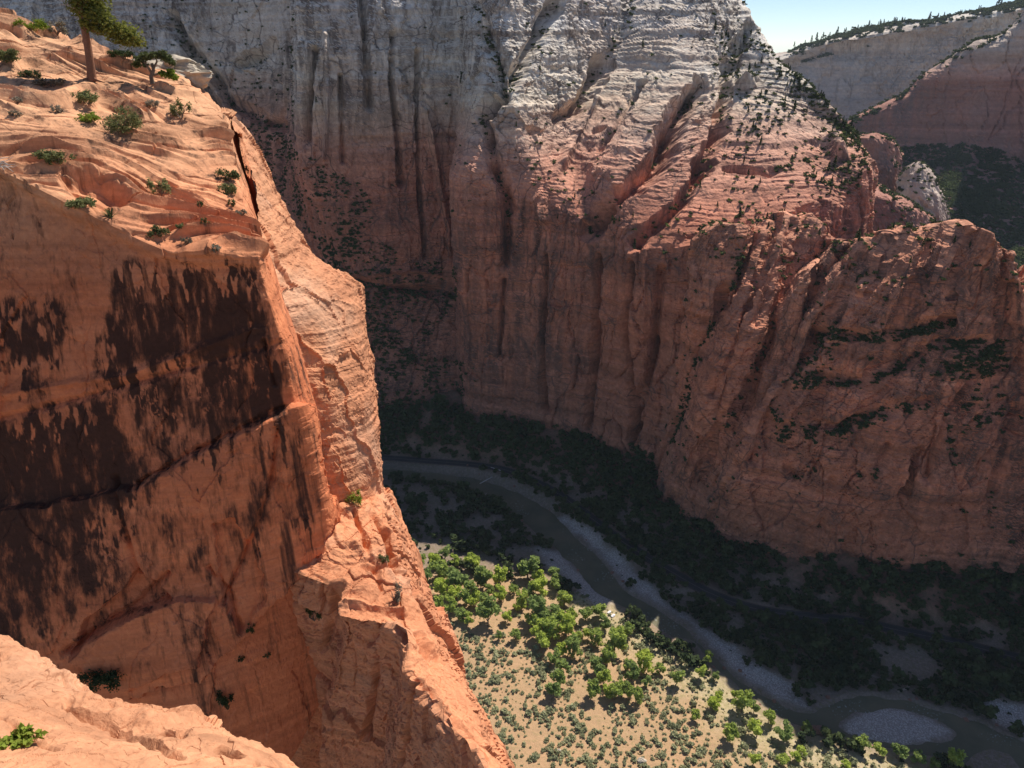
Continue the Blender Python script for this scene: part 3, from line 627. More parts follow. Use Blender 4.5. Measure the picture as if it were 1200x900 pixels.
# ------------------------------------------------------------------ valley floor
ZF = -320.0; ZW = -320.9; ZR = -314.0
def wl(pts, z): return np.array([pz(x, y, z)[:2] for x, y in pts])
LB = wl([(250, 556), (350, 557), (440, 560), (500, 566), (550, 578), (590, 598), (625, 628), (655, 652), (680, 680), (700, 702), (740, 722), (780, 750), (805, 757), (830, 782), (860, 808), (890, 833), (920, 852), (960, 866), (1000, 874), (1050, 885), (1100, 893), (1140, 910), (1200, 940), (1400, 1010)], ZW)
RB = wl([(250, 548), (350, 546), (440, 545), (500, 549), (560, 558), (610, 575), (650, 600), (680, 628), (705, 652), (735, 688), (780, 714), (810, 733), (850, 775), (880, 800), (915, 820), (945, 828), (985, 815), (1040, 812), (1090, 824), (1150, 842), (1200, 864), (1400, 930)], ZW)
RIVER = np.vstack([LB, RB[::-1]])
BAR = wl([(985, 848), (1000, 838), (1030, 831), (1060, 832), (1085, 840), (1115, 852), (1120, 860), (1095, 868), (1060, 870), (1020, 866), (995, 858)], ZF)
SANDBAR = wl([(1120, 900), (1140, 880), (1160, 872), (1185, 880), (1200, 900), (1180, 960)], ZF)
GRAV = wl([(655, 608), (672, 612), (700, 632), (730, 660), (765, 690), (790, 712), (815, 730), (850, 752), (880, 775), (930, 800), (945, 826), (915, 818), (880, 798), (850, 773), (810, 731), (780, 712), (735, 686), (705, 650), (680, 626)], ZF)
GRAV2 = wl([(630, 640), (660, 650), (690, 685), (720, 702), (700, 712), (670, 690), (650, 668)], ZF)
GRAV3 = wl([(1130, 815), (1200, 832), (1300, 860), (1300, 890), (1200, 862), (1150, 838)], ZF)
ROADC = wl([(200, 530), (330, 533), (440, 536), (500, 540), (560, 545), (600, 553), (650, 576), (690, 605), (730, 635), (780, 666), (830, 694), (880, 712), (930, 721), (1000, 728), (1060, 740), (1120, 753), (1200, 773), (1320, 805), (1500, 850)], ZR)
CONT = np.array([pz(x, y, -296)[:2] for x, y in [(120, 478), (300, 478), (440, 484), (540, 495), (620, 507), (700, 527), (780, 562), (850, 594), (940, 632), (1030, 663), (1130, 674), (1230, 688), (1350, 700), (1750, 740)]])
def smooth_line(L, k=8):
    C = np.hstack([L, np.zeros((len(L), 1))])
    return resample_axis(C, [k] * (len(L) - 1), 0.0)[:, :2]
FLAT = np.array([pz(x, y, ZF)[:2] for x, y in [(430, 700), (480, 668), (560, 672), (640, 684), (700, 702), (760, 752), (840, 800), (910, 858), (1000, 884), (1100, 905), (1150, 960), (900, 1050), (450, 1050), (380, 850)]])
LBs, RBs = smooth_line(LB, 6), smooth_line(RB, 6)
RIVERs = np.vstack([LBs, RBs[::-1]]); BARs = smooth_line(np.vstack([BAR, BAR[:1]]), 5)[:-1]
ROADs = smooth_line(ROADC, 8)
def ground_z(X, Y, want_masks=False):
    P = np.stack([X, Y, X * 0], -1)
    z = ZF + 0.9 * fbm(P / 60, 3, 301) + 0.35 * fbm(P / 9, 4, 305)
    dr = sdist(X, Y, RIVERs) + 2.2 + 2.4 * fbm(P / 12, 3, 311)
    dc, tc = seg_dist(X, Y, CONT)
    yc = np.interp(X, CONT[:, 0], CONT[:, 1])
    behind = Y > yc
    tal = np.where(behind, 25 + np.minimum(dc * 0.6, 14), 25 * np.clip(1 - dc / 52.0, 0, 1) ** 1.25)
    z = z + tal * (1 + 0.12 * fbm(P / 22, 3, 331)) + np.clip(tal, 0, 6) * 0.35 * fbm(P / 6, 4, 335)
    # terrace between river and road, road bench
    rr, _ = seg_dist(X, Y, ROADs)
    z = np.where(dr > 0, np.minimum(z, z * 0 + 1e9), z)
    terr = sstep(4, 26, dr) * 4.0 * (1 - sstep(30, 60, rr))
    z = z + terr
    tgt = ZR - 0.25
    z = z * (1 - (1 - sstep(5.5, 14, rr))) + tgt * (1 - sstep(5.5, 14, rr))
    # river bed and its bars
    bank = sstep(-5, 1.5, dr)
    z = z * bank + (ZW - 1.3 + 0.5 * fbm(P / 7, 2, 341)) * (1 - bank)
    db = sdist(X, Y, BARs) + 2.0 * fbm(P / 10, 3, 345)
    z = np.maximum(z, np.where(db < 3, ZW + 0.55 * sstep(3, -4, db) - 0.15 + 0.06 * fbm(P / 1.5, 2, 347), -1e9))
    ds = sdist(X, Y, SANDBAR) + 2.0 * fbm(P / 12, 3, 349)
    z = np.maximum(z, np.where(ds < 4, ZW + 0.5 * sstep(4, -6, ds) - 0.25, -1e9))
    z = z + np.clip(0.28 * fbm(P / 2.2, 3, 351), -0.1, 1) * np.clip(sstep(2, 8, dr), 0, 1) * sstep(5, 9, rr)
    if not want_masks: return z
    gr = np.maximum.reduce([sstep(4, -3, sdist(X, Y, g) + 4 * fbm(P / 9, 3, 361)) for g in (GRAV, GRAV2, GRAV3, BAR)])
    far_ = Y > np.interp(X, RBs[:, 0], RBs[:, 1]) - 3
    sand = sstep(46, 8, dr + 9 * fbm(P / 14, 3, 371)) * (1 - gr) * sstep(12, -4, sdist(X, Y, FLAT)) * (1 - far_)
    red = sstep(2, 14, tal)
    return z, gr, sand, red, dr, rr, dc
gx = np.concatenate([np.linspace(-520, -140, 130, endpoint=False), np.linspace(-140, 330, 420, endpoint=False), np.linspace(330, 900, 130)])
gy = np.concatenate([np.linspace(60, 200, 40, endpoint=False), np.linspace(200, 480, 260, endpoint=False), np.linspace(480, 760, 150)])
GX, GY = np.meshgrid(gx, gy)
GZ, mk_g, mk_s, mk_r, mk_d, mk_rr, _ = ground_z(GX, GY, True)

def ground_material():
    m, nt, b = mat_new('valley_soil'); n = NB(nt)
    at = nt.nodes.new('ShaderNodeAttribute'); at.attribute_name = 'cover'; at.attribute_type = 'GEOMETRY'
    sp = n.sep(at.outputs['Vector'])
    n1 = n.noise(n.scaled((.05,) * 3), 1, 6, 0.6); n2 = n.noise(n.scaled((.5,) * 3), 1, 6, 0.65); n3 = n.noise(n.scaled((2.2,) * 3), 1, 4, 0.6)
    flat_ = n.mix(n.ramp(n1, [(0.35, 0.0), (0.65, 1.0)]), (0.45, 0.275, 0.155), (0.39, 0.255, 0.145))
    silt = n.mix(n.ramp(n2, [(0.38, 0.0), (0.62, 1.0)]), (0.29, 0.215, 0.165), (0.17, 0.135, 0.10))
    at2 = nt.nodes.new('ShaderNodeAttribute'); at2.attribute_name = 'meadow'; at2.attribute_type = 'GEOMETRY'
    col = n.mix(at2.outputs['Fac'], silt, flat_)
    col = n.mix(n.ramp(n2, [(0.50, 0.0), (0.66, 0.55)]), col, (0.27, 0.22, 0.10))
    sandc = n.mix(n.ramp(n2, [(0.4, 0.0), (0.6, 1.0)]), (0.46, 0.37, 0.24), (0.34, 0.29, 0.15))
    col = n.mix(sp[1], col, sandc)
    redc = n.mix(n.ramp(n2, [(0.42, 0.0), (0.62, 1.0)]), (0.24, 0.125, 0.085), (0.15, 0.105, 0.065))
    col = n.mix(sp[2], col, redc)
    vo = nt.nodes.new('ShaderNodeTexVoronoi'); vo.inputs['Scale'].default_value = 0.9; n.lk(n.co, vo.inputs['Vector'])
    gravc = n.mix(n.ramp(n3, [(0.35, 0.0), (0.65, 1.0)]), (0.40, 0.335, 0.285), (0.62, 0.54, 0.47))
    gravc = n.mix(0.5, gravc, n.ramp(vo.outputs['Distance'], [(0.1, .75), (.6, .25)]), 'OVERLAY')
    col = n.mix(sp[0], col, gravc)
    col = n.mix(0.4, col, n.ramp(n3, [(0.3, 0.3), (0.7, 0.75)]), 'OVERLAY')
    n.lk(col, b.inputs['Base Color'])
    nb = n.bump(n2, 0.8, 0.5); nb = n.bump(n3, 0.7, 0.25, nb); n.lk(nb, b.inputs['Normal'])
    return m
M_GROUND = ground_material()
GP = np.stack([GX, GY, GZ], -1)
gme = grid_mesh('valley_floor', GP, M_GROUND, True, flip=True)
ca = gme.attributes.new('cover', 'FLOAT_VECTOR', 'POINT')
ca.data.foreach_set('vector', np.stack([mk_g, mk_s, mk_r], -1).astype(np.float32).ravel())
gme.attributes.new('meadow', 'FLOAT', 'POINT').data.foreach_set('value', sstep(14, -10, sdist(GX, GY, FLAT) + 8 * fbm(GP / 12, 3, 381)).astype(np.float32).ravel())
tag(link('valley_floor', gme), 'sandy canyon floor of meadow, talus and gravel along the river', 'ground', kind='structure')
me = poly_mesh('ground', [(-4700, -4700, -346), (4700, -4700, -346), (4700, 4700, -346), (-4700, 4700, -346)], [(0, 1, 2, 3)], M_GROUND)
tag(link('ground', me), 'broad canyon country ground reaching the horizon', 'ground', kind='structure')

# river
def water_material():
    m, nt, b = mat_new('river_water'); n = NB(nt)
    n1 = n.noise(n.scaled((.06,) * 3), 1, 4, 0.6); n2 = n.noise(n.scaled((.8, .8, .8)), 1, 6, 0.6)
    col = n.mix(n.ramp(n1, [(0.35, 0.0), (0.65, 1.0)]), (0.13, 0.125, 0.078), (0.19, 0.16, 0.10))
    foam = n.math('MULTIPLY', n.ramp(n.noise(n.scaled((.045,) * 3), 1, 2), [(0.52, 0.0), (0.62, 1.0)]), n.ramp(n2, [(0.58, 0.0), (0.68, 0.7)]))
    col = n.mix(foam, col, (0.5, 0.52, 0.5))
    n.lk(col, b.inputs['Base Color']); b.inputs['Roughness'].default_value = 0.42
    b.inputs['Specular IOR Level'].default_value = 0.082
    n.lk(n.bump(n2, 0.35, 0.25), b.inputs['Normal'])
    return m
M_WATER = water_material()
def ribbon(name, A, B, z, mat, n=None):
    k = 260
    def rs(L):
        s = np.concatenate([[0], np.cumsum(np.linalg.norm(np.diff(L, axis=0), axis=1))]); t = np.linspace(0, s[-1], k)
        return np.stack([np.interp(t, s, L[:, 0]), np.interp(t, s, L[:, 1])], 1)
    a, b = rs(A), rs(B); m = 8
    P = np.stack([np.concatenate([a * (1 - t) + b * t, np.full((k, 1), z)], 1) for t in np.linspace(-0.25, 1.25, m)], 0)
    return grid_mesh(name, P, mat, True)
wme = grid_mesh('river', np.stack([GX, GY, GX * 0 + ZW], -1)[::4, ::4], M_WATER, True, flip=True)
tag(link('river', wme), 'shallow grey-green river curving through the canyon', 'river', kind='structure')

# road: asphalt ribbon with gravel shoulder and pale edge lines
def flat_mat(name, col, var=0.25, sc=0.6, rough=0.9):
    m, nt, b = mat_new(name); n = NB(nt)
    c = n.mix(var, col, n.ramp(n.noise(n.scaled((sc,) * 3), 1, 5, 0.65), [(0.3, 0.25), (0.7, 0.8)]), 'OVERLAY')
    n.lk(c, b.inputs['Base Color']); b.inputs['Roughness'].default_value = rough
    return m
M_ROAD = flat_mat('asphalt', (0.05, 0.048, 0.047)); M_SHO = flat_mat('road_shoulder_gravel', (0.15, 0.105, 0.08)); M_LINE = flat_mat('road_line_paint', (0.22, 0.20, 0.16), 0.15)
def road_strip(name, o0, o1, z, mat):
    L = smooth_line(ROADC, 16); t = np.gradient(L, axis=0); t /= np.linalg.norm(t, axis=1, keepdims=True); nn = np.stack([-t[:, 1], t[:, 0]], 1)
    P = np.stack([np.concatenate([L + nn * o, np.full((len(L), 1), z)], 1) for o in np.linspace(o0, o1, 4)], 0)
    return grid_mesh(name, P, mat, True, flip=True)
ro = link('road', road_strip('road', -3.9, 3.9, ZR + 0.02, M_ROAD)); tag(ro, 'narrow asphalt road running along the foot of the canyon wall', 'road', kind='structure')
rs_ = link('road_shoulder', road_strip('road_shoulder', -4.5, 4.5, ZR - 0.04, M_SHO)); tag(rs_, 'pale gravel shoulder along the canyon road', 'road', kind='structure')
for o_ in (-3.5, 3.5, -0.12, 0.12):
    k = link('edge_line' if abs(o_) > 1 else 'centre_line', road_strip('line', o_ - 0.06, o_ + 0.06, ZR + 0.03, M_LINE), ro); k['kind'] = 'structure'

# ------------------------------------------------------------------ vegetation helpers
def foliage_material(name, ca, cb, trans=0.35, sc=1.2):
    m = bpy.data.materials.new(name); m.use_nodes = True; nt = m.node_tree; nt.nodes.clear(); n = NB(nt)
    out = nt.nodes.new('ShaderNodeOutputMaterial'); d = nt.nodes.new('ShaderNodeBsdfDiffuse'); t = nt.nodes.new('ShaderNodeBsdfTranslucent'); mx = nt.nodes.new('ShaderNodeMixShader')
    oi = nt.nodes.new('ShaderNodeObjectInfo'); geo = nt.nodes.new('ShaderNodeNewGeometry')
    f = n.math('ADD', n.math('MULTIPLY', n.noise(n.scaled((sc,) * 3), 1, 3), 0.7), n.math('MULTIPLY', geo.outputs['Random Per Island'], 0.5))
    f = n.math('ADD', f, n.math('MULTIPLY', n.math('SUBTRACT', oi.outputs['Random'], 0.5), 1.0))
    c = n.ramp(f, [(0.3, ca), (0.85, cb)])
    n.lk(c, d.inputs[0]); n.lk(c, t.inputs[0]); mx.inputs[0].default_value = trans
    n.lk(d.outputs[0], mx.inputs[1]); n.lk(t.outputs[0], mx.inputs[2]); n.lk(mx.outputs[0], out.inputs[0])
    return m
M_COTTON = foliage_material('cottonwood_leaves', (0.27, 0.35, 0.12), (0.50, 0.58, 0.12), 0.5, 0.15)
M_SAGE = foliage_material('sagebrush_leaves', (0.32, 0.33, 0.19), (0.46, 0.46, 0.27), 0.4, 0.3)
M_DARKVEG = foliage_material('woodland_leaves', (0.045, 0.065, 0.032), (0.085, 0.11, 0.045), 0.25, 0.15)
M_CONIF = foliage_material('conifer_needles', (0.040, 0.060, 0.028), (0.085, 0.105, 0.04), 0.15, 0.15)
M_PINE = foliage_material('pine_needles', (0.10, 0.125, 0.03), (0.21, 0.22, 0.055), 0.3, 1.5)
M_SHRUB = foliage_material('shrub_leaves', (0.10, 0.12, 0.05), (0.20, 0.21, 0.09), 0.25, 3.0)
M_GREENSH = foliage_material('bright_shrub_leaves', (0.15, 0.21, 0.03), (0.27, 0.33, 0.06), 0.3, 3.0)
M_GREYSH = foliage_material('grey_shrub_twigs', (0.17, 0.15, 0.11), (0.28, 0.25, 0.19), 0.2, 3.0)
M_LEDGE = foliage_material('ledge_shrub_leaves', (0.10, 0.13, 0.04), (0.22, 0.25, 0.07), 0.3, 0.15)
M_BARK = flat_mat('pine_bark', (0.24, 0.115, 0.07), 0.5, 6.0); M_DEAD = flat_mat('bleached_dead_wood', (0.55, 0.50, 0.45), 0.3, 5.0); M_TRUNK = flat_mat('grey_brown_bark', (0.16, 0.12, 0.09), 0.4, 3.0)

def leaf_quads(C, size, rng, asp=1.0, up=0.3):
    """one small four-cornered leaf clump at each centre"""
    n = len(C); nr = rng.normal(size=(n, 3)); nr[:, 2] = np.abs(nr[:, 2]) + up; nr /= np.linalg.norm(nr, axis=1, keepdims=True)
    a = np.cross(nr, rng.normal(size=(n, 3))); a /= np.linalg.norm(a, axis=1, keepdims=True) + 1e-9; b = np.cross(nr, a)
    s = size * rng.uniform(.6, 1.35, (n, 1)); a = a * s; b = b * s * asp
    k = rng.uniform(.7, 1.0, (n, 4, 1))
    V = np.stack([C - a * k[:, 0], C - b * k[:, 1], C + a * k[:, 2], C + b * k[:, 3]], 1)
    return V.reshape(-1, 3), np.arange(n * 4).reshape(n, 4)
def blob_points(blobs, n, rng, shell=0.55):
    B = np.array(blobs, float); w = (B[:, 3] * B[:, 4]) ** 1.0; w /= w.sum(); i = rng.choice(len(B), n, p=w)
    d = rng.normal(size=(n, 3)); d /= np.linalg.norm(d, axis=1, keepdims=True)
    r = shell + (1 - shell) * rng.uniform(0, 1, (n, 1)); r = np.where(rng.uniform(size=(n, 1)) < .25, r * rng.uniform(.2, 1, (n, 1)), r)
    return B[i, :3] + d * r * np.stack([B[i, 3], B[i, 3], B[i, 4]], 1)
def tube(path, radii, k=7):
    path = np.array(path, float); V = []; F = []
    for i, p in enumerate(path):
        t = path[min(i + 1, len(path) - 1)] - path[max(i - 1, 0)]; t /= np.linalg.norm(t) + 1e-9
        a = np.cross(t, [0.3, 0.9, 0.2]); a /= np.linalg.norm(a); b = np.cross(t, a)
        for j in range(k): V.append(p + radii[i] * (math.cos(2 * math.pi * j / k) * a + math.sin(2 * math.pi * j / k) * b))
    for i in range(len(path) - 1):
        for j in range(k): F.append((i * k + j, i * k + (j + 1) % k, (i + 1) * k + (j + 1) % k, (i + 1) * k + j))
    V.append(path[-1]); e = len(V) - 1
    for j in range(0, k): F.append(((len(path) - 1) * k + j, (len(path) - 1) * k + (j + 1) % k, e, e))
    return np.array(V), [f if f[2] != f[3] else f for f in F]
def join(parts):
    V = []; F = []; o = 0
    for v, f in parts:
        V.append(np.asarray(v)); F.append(np.asarray(f) + o); o += len(v)
    return np.vstack(V), np.vstack(F)
def wig(a, b, n, amp, rng):
    a, b = np.array(a, float), np.array(b, float); L = np.linalg.norm(b - a)
    return [a + (b - a) * t + rng.normal(size=3) * amp * L * (1 if 0 < t else 0) * min(1, 2 * t) for t in np.linspace(0, 1, n)]

def crown_tree(rng, lobes=9, n=420, leaf=0.09):          # unit tree: crown about 1 across, standing on the origin
    blobs = []
    for k in range(lobes):
        a = rng.uniform(0, 6.28); r = rng.uniform(.05, .38); z = rng.uniform(.3, .9)
        blobs.append((r * math.cos(a), r * math.sin(a), z, rng.uniform(.13, .24), rng.uniform(.12, .2)))
    return leaf_quads(blob_points(blobs, n, rng), leaf, rng)
def bush(rng, lobes=6, n=110, leaf=0.12):
    blobs = [(rng.uniform(-.3, .3), rng.uniform(-.3, .3), rng.uniform(.1, .36), rng.uniform(.16, .28), rng.uniform(.14, .24)) for _ in range(lobes)]
    return leaf_quads(blob_points(blobs, n, rng), leaf, rng)
def conifer(rng, n=150, leaf=0.085):                      # unit height
    z = rng.uniform(.08, 1.0, n) ** 0.9; r = (1.03 - z) * .26 * rng.uniform(.35, 1.15, n) * (0.75 + .35 * np.sin(z * 30 + rng.uniform(0, 6)))
    a = rng.uniform(0, 6.283, n); C = np.stack([r * np.cos(a), r * np.sin(a), z], 1)
    V, F = leaf_quads(C, leaf, rng, up=.8); T = tube([(0, 0, -.08), (0, 0, .35), (0, 0, .95)], [.025, .02, .005], 4)
    return join([(V, F), T])
def merged(name, protos, places, mat):
    """places: (x, y, z, size, height factor, turn, which)"""
    Vs = []; Fs = []; o = 0
    for (x, y, z, sxy, sz, t, w) in places:
        v, f = protos[w % len(protos)]; c, s_ = math.cos(t), math.sin(t)
        Vs.append(np.stack([(v[:, 0] * c - v[:, 1] * s_) * sxy + x, (v[:, 0] * s_ + v[:, 1] * c) * sxy + y, v[:, 2] * sz + z], 1)); Fs.append(f + o); o += len(v)
    return poly_mesh(name, np.vstack(Vs), np.vstack(Fs), mat)

def rock_hit(px, py, names, rad=2.5):
    best = None
    for nme in names:
        P, N = ROCKS[nme]; 
        if nme not in _PJ: _PJ[nme] = project(P)
        qx, qy, qd = _PJ[nme]; k = (np.abs(qx - px) < rad) & (np.abs(qy - py) < rad) & (qd > 1)
        if not k.any(): continue
        dd = qd[k]; j = np.argmin(dd)
        if best is None or dd[j] < best[0]: best = (dd[j], P[k][j])
    if best is None: return rock_hit(px, py, names, rad * 2) if rad < 30 else None
    return np.array(best[1])
_PJ = {}
def ground_hit(px, py):
    z = ZF
    for _ in range(8):
        p = pz(px, py, z); z = float(ground_z(np.array([p[0]]), np.array([p[1]]))[0])
    return np.array([p[0], p[1], z])
NEAR = ['slickrock_cliff', 'sandstone_prow', 'broken_rock_ramp', 'rock_ledge']
def empty(name, loc): 
    o = bpy.data.objects.new(name, None); COL.objects.link(o); o.location = loc; o.empty_display_size = 0.3; return o
def part(name, VF, mat, root, smooth=False):
    o = link(name, poly_mesh(name, VF[0], VF[1], mat, smooth), root); return o

# ------------------------------------------------------------------ trees on the near cliff
rg = np.random.default_rng(5)
b0 = rock_hit(108, 92, NEAR); y0 = b0[1]
def at(px, py, off=0.0): return py_(px, py, y0 + off) - b0
root = empty('pine_tree', b0); tag(root, 'tall bare-stemmed pine with a one-sided olive green crown on the upper slickrock', 'tree')
tr = [at(108, 95, 0), at(106, 75), at(103, 55), at(98, 28), at(94, 5), at(90, -25), at(86, -60), at(84, -95)]
parts = [tube(tr, [.40, .33, .31, .28, .25, .2, .14, .05], 10)]
for a_, b_, r_ in [((107, 90), (92, 97), .16), ((109, 91), (122, 96), .15), ((106, 91), (100, 100), .12)]:
    parts.append(tube(wig(at(*a_), at(b_[0], b_[1], -.8), 4, .05, rg), [r_, r_ * .8, r_ * .5, .03], 6))
part('trunk', join(parts), M_BARK, root, True)
limbs = [((98, 26), (150, 40), .13), ((96, 12), (128, 24), .11), ((99, 30), (122, 42), .09), ((94, 2), (75, -20), .1), ((90, -25), (120, -45), .1), ((88, -45), (70, -60), .09), ((95, 8), (112, -10), .09)]
part('branch', join([tube(wig(at(*a_), at(b_[0], b_[1], rg.uniform(-.8, .8)), 6, .03, rg), np.linspace(r_, .02, 6), 6) for a_, b_, r_ in limbs]), M_BARK, root)
dl = [tube(wig(at(94, 12), at(72, 4, -.5), 6, .05, rg), np.linspace(.1, .02, 6), 6), tube(wig(at(84, 8, -.2), at(68, -2, -.6), 5, .06, rg), np.linspace(.06, .015, 5), 5), tube(wig(at(95, 22), at(86, 20, -.4), 4, .06, rg), np.linspace(.05, .015, 4), 5)]
part('dead_branch', join(dl), M_DEAD, root)
bl = []
for (x, y, r_) in [(95, 12, 10), (106, 18, 12), (116, 8, 11), (128, 30, 10), (140, 34, 11), (150, 38, 12), (158, 44, 8), (143, 46, 9), (163, 50, 7), (120, 34, 9), (112, 20, 11), (102, 4, 13), (122, 20, 9), (134, 42, 9), (150, 48, 9), (88, 4, 10), (108, 32, 8), (98, 27, 6), (96, -14, 16), (80, -34, 20), (112, -28, 20), (90, -60, 20), (86, -86, 15), (124, -8, 10)]:
    p = at(x, y, rg.uniform(-.6, .6)); k = r_ * y0 / FPX * 1.25; bl.append((*p, k, k * .72))
part('crown', leaf_quads(blob_points(bl, 10500, rg, .2), .19, rg, asp=.5), M_PINE, root)

b1 = rock_hit(179, 96, NEAR); yj = b1[1]
def atj(px, py, off=0.0): return py_(px, py, yj + off) - b1
root = empty('juniper_tree', b1); tag(root, 'small twisted juniper with a forked trunk beside the pale outcrop', 'tree')
part('trunk', join([tube([atj(179, 98), atj(177, 90), atj(180, 82), atj(178, 74)], [.22, .17, .15, .12], 7), tube([atj(178, 86), atj(173, 78, -.3), atj(166, 70, -.4)], [.13, .1, .03], 6),
     tube([atj(180, 80), atj(184, 72, .2), atj(181, 62, .2)], [.12, .08, .03], 6), tube([atj(180, 88), atj(190, 85, -.2), atj(200, 88, -.2)], [.1, .06, .02], 6)]), M_TRUNK, root, True)
bl = []
for (x, y, r_) in [(163, 70, 7), (171, 66, 7), (160, 76, 5), (182, 64, 6), (195, 68, 7), (202, 73, 5), (190, 62, 5), (170, 76, 4)]:
    p = atj(x, y, rg.uniform(-.4, .4)); k = r_ * yj / FPX; bl.append((*p, k, k * .7))
part('crown', leaf_quads(blob_points(bl, 1500, rg, .3), .12, rg), M_SHRUB, root)
bl = []
for (x, y, r_) in [(190, 86, 5), (198, 88, 6), (205, 91, 5), (200, 84, 5)]:
    p = atj(x, y, -.3); k = r_ * yj / FPX; bl.append((*p, k, k * .7))
part('low_crown', leaf_quads(blob_points(bl, 700, rg, .3), .12, rg), M_GREENSH, root)

def near_shrub(px, py, wpx, hpx, mat, label, name='shrub', leaf=.10, dens=1.0, stems=True, spiky=False, cat='shrub'):
    base = rock_hit(px, py, NEAR); sc = (base[1] * CP - base[2] * SP) / FPX
    w, h = wpx * sc, hpx * sc * 1.1; root = empty(name, base - np.array([0, 0, .05])); tag(root, label, cat)
    leaf = leaf * max(.35, min(1.0, w / 1.8)) ** .6
    if stems:
        part('stem', join([tube(wig((0, 0, -.1), (rg.uniform(-.35, .35) * w, rg.uniform(-.3, .3) * w, h * rg.uniform(.3, .6)), 4, .08, rg), np.linspace(.03 * w, .004 * w, 4), 5) for _ in range(7)]), M_TRUNK, root)
    if spiky:
        V = []; F = []
        for k in range(60):
            a = rg.uniform(0, 6.28); e = rg.uniform(.1, 1.4); d = np.array([math.cos(a) * math.cos(e), math.sin(a) * math.cos(e), math.sin(e)]); s_ = np.cross(d, [0, 0, 1.0]); s_ /= np.linalg.norm(s_) + 1e-6
            o = len(V); V += [s_ * .025 * w, -s_ * .025 * w, d * w * .5 - s_ * .012 * w, d * w * .5 + s_ * .012 * w]; F.append((o, o + 1, o + 2, o + 3))
        part('leaf_rosette', (np.array(V), np.array(F)), mat, root)
    else:
        nb = max(7, int(9 * w / max(h, .2))); bl = []
        for k in range(nb):
            bl.append((rg.uniform(-.42, .42) * w, rg.uniform(-.3, .3) * w, h * rg.uniform(.12, .62), w * rg.uniform(.12, .22), h * rg.uniform(.18, .34)))
        part('foliage', leaf_quads(blob_points(bl, int(900 * dens * min(2.2, max(.45, w / 1.6))), rg, .2), leaf, rg, asp=.55), mat, root)
    return root
NS = [(35, 32, 36, 13, M_GREENSH, 'low bright green shrub on the rim at the upper left'), (69, 40, 24, 17, M_GREYSH, 'grey twiggy shrub on the rim between the green shrub and the pine'),
 (8, 68, 34, 14, M_SHRUB, 'olive shrub on the slickrock at the left edge, below the rim'), (42, 90, 24, 12, M_SHRUB, 'olive tuft in the pine shadow'), (60, 98, 34, 10, M_GREYSH, 'grey brushy shrub lying in the shade of the pine'),
 (22, 117, 14, 9, M_GREYSH, 'tiny grey tuft on bare slickrock near the left edge, upper of two'), (20, 134, 15, 9, M_GREYSH, 'tiny grey tuft on bare slickrock near the left edge, lower of two'), (70, 130, 16, 12, M_GREYSH, 'round grey tuft on the bare slab below the pine'),
 (102, 118, 36, 17, M_SHRUB, 'dark olive shrub growing under the broken slabs at the pine foot'), (104, 140, 30, 13, M_GREENSH, 'bright green creeping shrub between two olive shrubs below the pine'),
 (146, 152, 54, 34, M_SHRUB, 'largest olive shrub sprawling across the slickrock'), (215, 136, 27, 25, M_SHRUB, 'upright green shrub near the right rim of the slickrock'), (181, 122, 16, 9, M_GREYSH, 'small grey shrub among cracks left of the upright green shrub'),
 (70, 192, 36, 17, M_SHRUB, 'grey-green shrub hanging over the shaded alcove lip'), (97, 240, 34, 13, M_SHRUB, 'dark shrub on the ledge under the alcove'), (191, 226, 25, 22, M_SHRUB, 'bushy green shrub in the middle of the stepped rock'),
 (190, 277, 25, 15, M_SHRUB, 'dark green shrub just above the lip of the varnished face'), (272, 210, 28, 17, M_SHRUB, 'green shrub beside the right edge of the stepped rock, uppermost of its column'), (272, 224, 24, 13, M_SHRUB, 'green shrub beside the right edge of the stepped rock, second of its column'),
 (274, 238, 12, 9, M_SHRUB, 'small green shrub beside the right edge, lowest of its column'), (289, 200, 12, 12, M_GREENSH, 'small bright shrub at the head of the dark cleft'), (237, 244, 8, 8, M_SHRUB, 'tiny dark shrub on the stepped rock, higher of two'), (243, 264, 10, 11, M_SHRUB, 'tiny dark shrub on the stepped rock, lower of two'),
 (286, 252, 13, 8, M_GREYSH, 'pale grey tuft beside the dark cleft'), (209, 264, 12, 6, M_SHRUB, 'thin flat shrub in a crack above the varnished face'), (222, 281, 14, 9, M_GREYSH, 'grey tuft on the last step above the varnished face'), (254, 292, 16, 10, M_GREYSH, 'dry grey shrub at the lip near the lit arete'),
 (28, 870, 42, 22, M_GREENSH, 'yellow-green bush on the ledge in the near lower left corner'), (295, 740, 13, 13, M_CONIF, 'dark bush in the crack at the foot of the shaded face, left'), (366, 728, 20, 22, M_CONIF, 'dark bush in the shaded crack below the lit boulder'),
 (262, 828, 28, 28, M_CONIF, 'dark bush in the shaded gully above the near ledge'), (281, 776, 11, 9, M_CONIF, 'small dark bush in the gully above the larger gully bush'), (316, 772, 10, 9, M_SHRUB, 'small olive bush on the shaded gully slab'),
 (125, 800, 50, 24, M_CONIF, 'wide dark brush in the corner under the shaded face'), (416, 588, 22, 22, M_GREENSH, 'yellow-green bush in the notch at the top of the rock ramp'), (466, 702, 20, 32, M_GREYSH, 'tall grey bush on the outer edge of the rock ramp'), (452, 655, 14, 10, M_SHRUB, 'dry olive shrub on the rock ramp above the grey bush'),
 (150, 57, 30, 10, M_CONIF, 'dark scrub at the rim behind the pine')]
for (x, y, w_, h_, m_, lb) in NS: near_shrub(x, y, w_, h_, m_, lb, dens=1.5 if w_ > 30 else 1.0)
near_shrub(131, 252, 24, 13, M_SHRUB, 'spiky yucca on the ledge under the alcove', 'yucca', spiky=True, cat='yucca')

